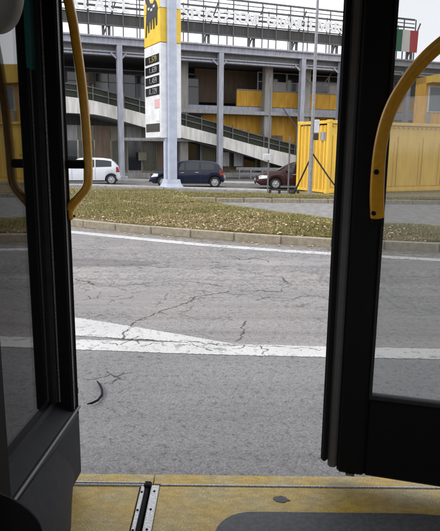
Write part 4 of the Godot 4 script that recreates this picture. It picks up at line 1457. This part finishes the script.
func build_bus() -> void:
	var bus := thing("city_bus", "inside of a city bus with yellow entrance floor, black glazed door leaves and yellow handrails", "bus")
	var mb: MB
	var zs := -2.35                                       # the sill
	# floor: two panels with a hinge gap, and the nosing outside the sill strip
	var gap0 := -0.352; var gap1 := -0.262
	for e in [[-4.0, gap0], [gap1, 6.0]]:
		mb = MB.new()
		mb.cbox(Vector3((e[0] + e[1]) / 2, FLOOR - 0.02, (zs + 0.018 + 0.6) / 2), Vector3(e[1] - e[0], 0.04, 0.6 - zs - 0.018), 0.002)
		put(mb, "floor_panel", MAT.bus_floor, bus)
	for e in [[-4.0, -0.297], [-0.293, 6.0]]:
		mb = MB.new()
		mb.cbox(Vector3((e[0] + e[1]) / 2, FLOOR - 0.022, zs - 0.042), Vector3(e[1] - e[0], 0.04, 0.082), 0.004)
		put(mb, "step_nosing", MAT.bus_floor, bus)
	mb = MB.new()
	mb.cbox(Vector3(1, FLOOR - 0.13, (zs + 0.5) / 2), Vector3(10, 0.16, 0.5 - zs + 0.1))
	put(mb, "floor_frame", MAT.rubber, bus)
	mb = MB.new()
	mb.cbox(Vector3((-4.0 - 0.315) / 2, FLOOR - 0.004, zs + 0.008), Vector3(3.685, 0.022, 0.030), 0.004)
	mb.cbox(Vector3((-4.0 - 0.315) / 2, FLOOR + 0.006, zs + 0.008), Vector3(3.685, 0.012, 0.008), 0.003)
	put(mb, "sill_strip", MAT.alu, bus)
	mb = MB.new()
	mb.cbox(Vector3((6.0 - 0.26) / 2, FLOOR - 0.006, zs + 0.008), Vector3(6.26, 0.020, 0.011), 0.003)
	put(mb, "sill_strip", MAT.alu, bus)
	# ramp hinge: two metal strips with screws either side of a dark gap
	for e in [[-0.337, 0.018, MAT.alu, 0.0], [-0.281, 0.036, MAT.alu, 0.004]]:
		mb = MB.new()
		mb.cbox(Vector3(e[0], FLOOR - 0.004 + e[3], (zs + 0.02 + 0.4) / 2), Vector3(e[1], 0.016, 0.38 - zs), 0.003)
		var hs := put(mb, "hinge_strip", e[2], bus)
		for k in 9:
			mb = MB.new()
			mb.lathe([Vector2(0.0055, 0.0), Vector2(0.005, 0.0025), Vector2(0.0005, 0.002)], 10, Transform3D(Basis(Vector3.RIGHT, -PI / 2), Vector3(e[0], FLOOR + 0.004 + e[3], zs + 0.07 + k * 0.13)))
			put(mb, "screw", MAT.rubber, hs)
	mb = MB.new()
	mb.tube([Vector3(-0.318, FLOOR - 0.008, zs + 0.01), Vector3(-0.318, FLOOR - 0.008, 0.3)], 0.010, 8)
	mb.cbox(Vector3(-0.317, FLOOR + 0.002, zs + 0.012), Vector3(0.034, 0.02, 0.04), 0.006)
	put(mb, "hinge_pin", MAT.rubber, bus)
	# grey rubber mat with rounded corners let into the yellow floor
	var poly := PackedVector2Array()
	var m0 := G(222, 531, FLOOR); var m1 := G(300, 513, FLOOR)
	var mx0 := m0.x - 0.03; var mx1 := 1.15; var mz := m1.z; var rr := 0.16
	for k in 9:
		var a := PI * 0.5 * k / 8.0
		poly.append(Vector2(mx0 + rr - cos(a) * rr, -mz - rr + sin(a) * rr))
	for k in 9:
		var a := PI * 0.5 * k / 8.0
		poly.append(Vector2(mx1 - 2.2 * rr + sin(a) * rr * 2.2, -mz - rr + cos(a) * rr))
	poly.append(Vector2(mx1, 0.6)); poly.append(Vector2(mx0, 0.6))
	mb = MB.new()
	mb.prism(poly, 0, 0.004, Transform3D(Basis(Vector3(1, 0, 0), Vector3(0, 0, -1), Vector3(0, 1, 0)), Vector3(0, FLOOR, 0)))
	put(mb, "rubber_mat", MAT.mat_grey, bus)
	# trodden gum on the floor
	poly = PackedVector2Array()
	var gc := G(280, 499.5, FLOOR)
	rng.seed = 3
	for k in 18:
		var a := TAU * k / 18.0
		poly.append(Vector2(gc.x + cos(a) * (0.034 + rng.randf_range(-0.006, 0.006)) + (0.008 if sin(a) < -0.3 else 0.0), -gc.z + sin(a) * (0.022 + rng.randf_range(-0.005, 0.005))))
	mb = MB.new()
	mb.prism(poly, 0, 0.0025, Transform3D(Basis(Vector3(1, 0, 0), Vector3(0, 0, -1), Vector3(0, 1, 0)), Vector3(0, FLOOR, 0)))
	put(mb, "stain", MAT.mat_grey, bus)

	# shell: ceiling, walls with windows, bulkheads
	mb = MB.new()
	mb.cbox(Vector3(1, 2.72, -0.9), Vector3(10.2, 0.08, 3.2))
	put(mb, "ceiling", MAT.bus_ceiling, bus)
	for e in [[-4.0, -1.7], [1.36, 6.0]]:
		var xm: float = (e[0] + e[1]) / 2; var xw: float = e[1] - e[0]
		mb = MB.new()
		mb.cbox(Vector3(xm, 0.62, zs - 0.06), Vector3(xw, 1.0, 0.06))
		mb.cbox(Vector3(xm, 2.45, zs - 0.06), Vector3(xw, 0.46, 0.06))
		for x in [e[0] + 0.06, e[1] - 0.06]: mb.cbox(Vector3(x, 1.67, zs - 0.06), Vector3(0.12, 1.1, 0.06))
		put(mb, "side_wall", MAT.bus_inner, bus)
		mb = MB.new()
		mb.quad(Vector3(e[0] + 0.12, 1.12, zs - 0.06), Vector3(e[1] - 0.12, 1.12, zs - 0.06), Vector3(e[1] - 0.12, 2.22, zs - 0.06), Vector3(e[0] + 0.12, 2.22, zs - 0.06))
		put(mb, "window", MAT.bus_pane, bus)
	mb = MB.new()
	mb.cbox(Vector3(-1.24, 1.36, zs - 0.06), Vector3(0.94, 2.52, 0.06), 0.01)
	put(mb, "door_pillar", MAT.leaf_black, bus)
	mb = MB.new()
	mb.cbox(Vector3(0.25, 2.58, zs - 0.06), Vector3(2.2, 0.2, 0.08), 0.01)
	put(mb, "door_header", MAT.leaf_black, bus)
	mb = MB.new()
	mb.cbox(Vector3(1, 0.72, 0.62), Vector3(10, 0.8, 0.06))
	mb.cbox(Vector3(1, 2.5, 0.62), Vector3(10, 0.36, 0.06))
	for x in [-3.9, -2.2, -0.3, 1.6, 3.5, 5.9]: mb.cbox(Vector3(x, 1.72, 0.62), Vector3(0.1, 1.22, 0.06))
	put(mb, "side_wall", MAT.bus_inner, bus)
	var xs := [-3.9, -2.2, -0.3, 1.6, 3.5, 5.9]
	for k in 5:
		mb = MB.new()
		mb.quad(Vector3(xs[k] + 0.05, 1.12, 0.62), Vector3(xs[k + 1] - 0.05, 1.12, 0.62), Vector3(xs[k + 1] - 0.05, 2.32, 0.62), Vector3(xs[k] + 0.05, 2.32, 0.62))
		put(mb, "window", MAT.bus_pane, bus)
	for x in [-4.0, 6.0]:
		mb = MB.new()
		mb.cbox(Vector3(x, 1.5, -0.9), Vector3(0.06, 2.5, 3.1))
		put(mb, "bulkhead", MAT.bus_inner, bus)

	left_leaf(bus)
	right_leaf(bus)

	# grey moulded cover at the foot of the folded leaf, and the black partition before it
	var A := Vector3(-0.615, 0, -2.343); var w := Vector3(0.998, 0, 0.061)
	var topx := [[56, 450], [47, 461], [37, 474.5], [25, 491], [11, 511], [-9, 540]]
	var footx := [[71, 490], [71.5, 505], [71, 525], [69, 550], [64, 580], [50, 620]]
	var rows := []
	for j in 11:
		var f := j / 10.0
		var ring := PackedVector3Array()
		for k in topx.size():
			var a := PL(topx[k][0], topx[k][1], A + w * 0.005, w)
			var b := G(footx[k][0], footx[k][1], FLOOR + 0.001)
			var p := a.lerp(b, f)
			p += w * 0.035 * sin(PI * f)
			if k == 0: p += Vector3(0, 0, -0.012) * sin(PI * f)
			ring.append(p)
		rows.append(ring)
	mb = MB.new()
	mb.loft(rows, false)
	put(mb, "door_foot_cover", MAT.plastic_grey, bus)
	poly = PackedVector2Array()
	for q in [[-60, 470], [-4, 492], [7, 496.5], [15, 500.5], [22, 505], [28, 509.5], [33, 514.5], [37, 519.5], [40, 525], [42, 531], [43.5, 538], [45, 550], [46, 640], [-60, 640]]:
		var p := PL(q[0], q[1], Vector3(0, 0, -1.35), Vector3(0, 0, 1))
		poly.append(Vector2(p.x, maxf(p.y, FLOOR + 0.002)))
	mb = MB.new()
	mb.prism(poly, -1.354, -1.348)
	put(mb, "partition", MAT.leaf_black, bus)

	# pole with the ticket machine's rounded grey housing, at the top of the view
	var vp := PL(-2, 1, Vector3(0, 0, -1.25), Vector3(0, 0, 1))
	mb = MB.new()
	var px := vp.x - 0.13
	mb.tube([Vector3(px, FLOOR, -1.3), Vector3(px, 2.68, -1.3)], 0.018, 12)
	put(mb, "grab_pole", MAT.handrail, bus)
	var tv := thing("ticket_validator", "rounded grey plastic ticket machine housing beside the folded door leaf", "ticket machine", vp)
	mb = MB.new()
	var rings := []
	for k in 31:
		var f := 0.5 - 0.5 * cos(PI * k / 30.0)
		var s := sqrt(maxf(0.0, 1.0 - pow(absf(f * 2 - 1), 2.6)))
		var ring := PackedVector3Array()
		for i in 22:
			var a := TAU * i / 22.0
			var q := Vector2(signf(cos(a)) * pow(absf(cos(a)), 0.75), signf(sin(a)) * pow(absf(sin(a)), 0.75))
			ring.append(Vector3(q.x * 0.055 * maxf(s, 0.02) - 0.006 * (1 - f), lerpf(-0.064, 0.15, f), q.y * 0.05 * maxf(s, 0.02)))
		rings.append(ring)
	mb.loft(rings, true, true)
	put(mb, "housing", MAT.validator_grey, tv)
	mb = MB.new()
	mb.cbox(Vector3(-0.09, 0.06, -0.03), Vector3(0.12, 0.05, 0.04), 0.01)
	put(mb, "bracket", MAT.rubber, tv)

# the leaf folded inwards, seen almost edge on; u runs from its far edge towards the camera
func left_leaf(bus: Node3D) -> void:
	var leaf := Node3D.new(); leaf.name = "door_leaf"
	bus.add_child(leaf, true)
	leaf.set_meta("label", "black door leaf folded inwards, seen nearly edge on")
	var A := Vector3(-0.615, 0, -2.343)
	var bs := Basis(Vector3(-0.061, 0, 0.998).normalized(), Vector3.UP, Vector3(-0.998, 0, -0.061).normalized())   # x = u, z away from the opening
	leaf.transform = Transform3D(bs, A)
	var bar := func(called: String, u0: float, u1: float, h0: float, h1: float, w0: float, w1: float, m: Material, bev := 0.004) -> MeshInstance3D:
		# w counts towards the opening
		var q := MB.new()
		q.cbox(Vector3((u0 + u1) / 2, (h0 + h1) / 2, -(w0 + w1) / 2), Vector3(u1 - u0, h1 - h0, absf(w1 - w0)), bev)
		return put(q, called, m, leaf)
	bar.call("edge_rubber", 0.0, 0.030, 0.40, 2.44, -0.045, 0.0, MAT.rubber, 0.012)
	bar.call("edge_profile", 0.030, 0.062, 0.735, 2.44, -0.06, -0.004, MAT.leaf_grey, 0.006)
	bar.call("bright_bead", 0.062, 0.070, 0.735, 2.44, -0.05, 0.001, MAT.alu, 0.003)
	bar.call("stile", 0.070, 0.090, 0.735, 2.44, -0.10, 0.003, MAT.leaf_black, 0.008)
	bar.call("bright_bead", 0.089, 0.0945, 0.78, 2.44, -0.058, -0.050, MAT.alu_dull, 0.002)
	bar.call("glazing_gasket", 0.089, 0.104, 0.78, 2.44, -0.10, -0.060, MAT.leaf_grey, 0.004)
	bar.call("stile", 0.70, 0.80, 0.735, 2.44, -0.11, 0.0, MAT.leaf_black, 0.012)
	bar.call("top_rail", 0.10, 0.80, 2.44, 2.52, -0.11, 0.0, MAT.leaf_black, 0.01)
	var sill := MB.new()
	sill.prism(PackedVector2Array([Vector2(0.110, 0.60), Vector2(0.110, 0.785), Vector2(0.078, 0.785), Vector2(0.072, 0.765), Vector2(0.004, 0.735), Vector2(0.004, 0.60)]), 0.091, 0.70, Transform3D(Basis(Vector3(0, 0, 1), Vector3(0, 1, 0), Vector3(1, 0, 0)), Vector3.ZERO))
	put(sill, "glazing_sill", MAT.leaf_grey, leaf)
	bar.call("trim_strip", 0.0, 0.78, 0.715, 0.729, -0.004, 0.007, worn("trim_metal", lin(0.13, 0.13, 0.135), 0.45, 4.0, TEX.soft, 0.3), 0.003)
	bar.call("kick_panel", 0.004, 0.80, 0.395, 0.714, -0.07, 0.003, MAT.plastic_grey, 0.02)
	bar.call("pane", 0.10, 0.71, 0.78, 2.44, -0.084, -0.078, MAT.leaf_pane_dark, 0.0)
	bar.call("tinted_strip", 0.104, 0.20, 2.12, 2.44, -0.0775, -0.0765, MAT.teal_film, 0.0)
	# handrail: nearly upright, leaning along the leaf towards the camera, its foot bent back to the stile
	var P := func(u: float, h: float, w: float) -> Vector3: return Vector3(u, h, -w)
	var pts := [P.call(0.02, 1.59, 0.0), P.call(0.02, 1.615, 0.014), P.call(0.018, 1.65, 0.045), P.call(0.014, 1.685, 0.072), P.call(0.014, 1.735, 0.080), P.call(0.018, 1.85, 0.081), P.call(0.04, 2.02, 0.080), P.call(0.085, 2.18, 0.078), P.call(0.14, 2.32, 0.075), P.call(0.20, 2.44, 0.06), P.call(0.24, 2.50, 0.0)]
	var mb := MB.new()
	mb.tube(smooth_path(pts, 50), 0.0185, 16)
	var hr := put(mb, "handrail", MAT.handrail, leaf)
	mb = MB.new()
	mb.bar(P.call(0.015, 1.775, -0.002), P.call(0.015, 1.775, 0.078), 0.03, 0.035, 0.006)
	put(mb, "bracket", MAT.rubber, hr)
	mb = MB.new()
	mb.cbox(P.call(0.02, 1.582, 0.006), Vector3(0.036, 0.062, 0.02), 0.006)
	put(mb, "foot_plate", MAT.handrail, hr)
	mb = MB.new()
	mb.lathe([Vector2(0.006, 0.0), Vector2(0.005, 0.004), Vector2(0.0005, 0.005)], 10, Transform3D(Basis(Vector3.UP, PI), P.call(0.02, 1.566, 0.016)))
	put(mb, "bolt", MAT.rubber, hr)
	# catch on the far edge
	mb = MB.new()
	mb.cbox(P.call(-0.006, 0.79, -0.02), Vector3(0.02, 0.035, 0.03), 0.006)
	put(mb, "catch", MAT.rubber, leaf)

# the other leaf, standing half open beyond the sill, seen from inside
func right_leaf(bus: Node3D) -> void:
	var leaf := Node3D.new(); leaf.name = "door_leaf"
	bus.add_child(leaf, true)
	leaf.set_meta("label", "black door leaf seen from inside, with a clear pane and a curved yellow handrail")
	var D := Vector3(0.963, 0, 0.268).normalized(); var N := Vector3(-0.268, 0, 0.963).normalized()
	var O := Vector3(0.603, 0, -2.359)
	leaf.transform = Transform3D(Basis(D, Vector3.UP, N), O)      # x along the leaf, z towards the inside
	var bar := func(called: String, u0: float, u1: float, h0: float, h1: float, w0: float, w1: float, m: Material, bev := 0.004) -> MeshInstance3D:
		var q := MB.new()
		q.cbox(Vector3((u0 + u1) / 2, (h0 + h1) / 2, (w0 + w1) / 2), Vector3(u1 - u0, h1 - h0, absf(w1 - w0)), bev)
		return put(q, called, m, leaf)
	bar.call("edge_rubber", -0.136, -0.104, 0.43, 2.5, -0.05, -0.005, MAT.rubber, 0.012)
	bar.call("edge_profile", -0.104, -0.062, 0.405, 2.5, -0.05, -0.008, worn("leaf_mid", lin(0.075, 0.075, 0.078), 0.6, 2.0, TEX.soft), 0.01)
	bar.call("stile", -0.062, 0.064, 0.39, 2.5, -0.06, 0.0, MAT.leaf_black, 0.014)
	bar.call("stile", 0.66, 0.76, 0.39, 2.5, -0.06, 0.0, MAT.leaf_black, 0.012)
	bar.call("bottom_rail", 0.058, 0.668, 0.392, 0.765, -0.055, -0.004, MAT.leaf_black, 0.012)
	bar.call("top_rail", 0.058, 0.668, 2.46, 2.5, -0.055, -0.004, MAT.leaf_black, 0.006)
	bar.call("glazing_gasket", 0.060, 0.666, 0.764, 0.784, -0.05, -0.002, MAT.leaf_grey, 0.005)
	bar.call("glazing_gasket", 0.060, 0.074, 0.783, 2.46, -0.05, -0.003, MAT.leaf_grey, 0.003)
	bar.call("pane", 0.072, 0.662, 0.780, 2.456, -0.032, -0.026, MAT.leaf_pane, 0.0)
	bar.call("edge_plate", -0.02, 0.02, 0.382, 0.392, -0.03, -0.002, MAT.alu_dull, 0.002)
	# curved handrail; points from pixels on planes parallel to the leaf
	var pts := []
	for q in [[377.5, 217, 0.012], [377, 200, 0.03], [377.5, 180, 0.05], [380, 150, 0.075], [385.5, 124, 0.095], [394, 102, 0.115], [406, 82, 0.14], [421, 63, 0.165], [440, 45, 0.19], [470, 24, 0.22], [510, 4, 0.22], [560, -20, 0.12]]:
		var p := PL(q[0], q[1], O + N * q[2], N) - O
		pts.append(Vector3(p.dot(D), p.y, p.dot(N)))
	var mb := MB.new()
	var path := smooth_path(pts, 60)
	var rad := []
	for k in path.size(): rad.append(0.029 - 0.004 * smoothstep(4, 18, k))
	mb.tube(path, rad, 18, true, 0.8, Vector3(0, 0, 1))
	var hr := put(mb, "handrail", MAT.handrail, leaf)
	for q in [[374, 213, 0.032], [376.5, 172, 0.082]]:
		var p := PL(q[0], q[1], O + N * q[2], N) - O
		mb = MB.new()
		mb.lathe([Vector2(0.0105, -0.012), Vector2(0.0105, 0.006), Vector2(0.008, 0.010), Vector2(0.0005, 0.011)], 14, Transform3D(Basis.IDENTITY, Vector3(p.dot(D), p.y, p.dot(N))))
		put(mb, "bolt", MAT.rubber, hr)
	mb = MB.new()
	mb.cbox(Vector3(pts[0].x, pts[0].y - 0.01, 0.008), Vector3(0.05, 0.05, 0.02), 0.008)
	put(mb, "foot_plate", MAT.rubber, hr)

func _ready() -> void:
	setup_basis()
	var cam := Camera3D.new()
	cam.name = "camera"
	add_child(cam)
	cam.transform = Transform3D(cam_basis, EYE)
	cam.fov = rad_to_deg(2.0 * atan(CENTRE.y / FOCAL))
	cam.near = 0.05; cam.far = 1500.0
	cam.current = true
	var env := Environment.new()
	var sky := Sky.new()
	var sm := ProceduralSkyMaterial.new()
	sm.sky_top_color = Color(0.955, 0.97, 1.0)
	sm.sky_horizon_color = Color(0.98, 0.985, 1.0)
	sm.ground_bottom_color = Color(0.35, 0.35, 0.35)
	sm.ground_horizon_color = Color(0.6, 0.6, 0.6)
	sm.sun_angle_max = 1.0
	sky.sky_material = sm
	env.background_mode = Environment.BG_SKY
	env.sky = sky
	env.tonemap_mode = Environment.TONE_MAPPER_LINEAR
	env.tonemap_exposure = 2.0
	env.sdfgi_enabled = true; env.ssao_enabled = true; env.ssil_enabled = true
	var we := WorldEnvironment.new()
	we.name = "world_environment"
	we.environment = env
	add_child(we)
	var sun := DirectionalLight3D.new()
	sun.name = "sun"
	sun.light_energy = 0.4
	sun.light_angular_distance = 14.0
	sun.light_color = Color(1.0, 0.975, 0.93)
	sun.shadow_enabled = true
	add_child(sun)
	sun.look_at_from_position(Vector3.ZERO, Vector3(0.90, -0.85, -0.12))

	make_materials()
	build_ground()
	build_verge()
	build_building()
	build_kiosk()
	build_totem()
	build_container()
	build_poles()
	build_cars()
	build_bus()
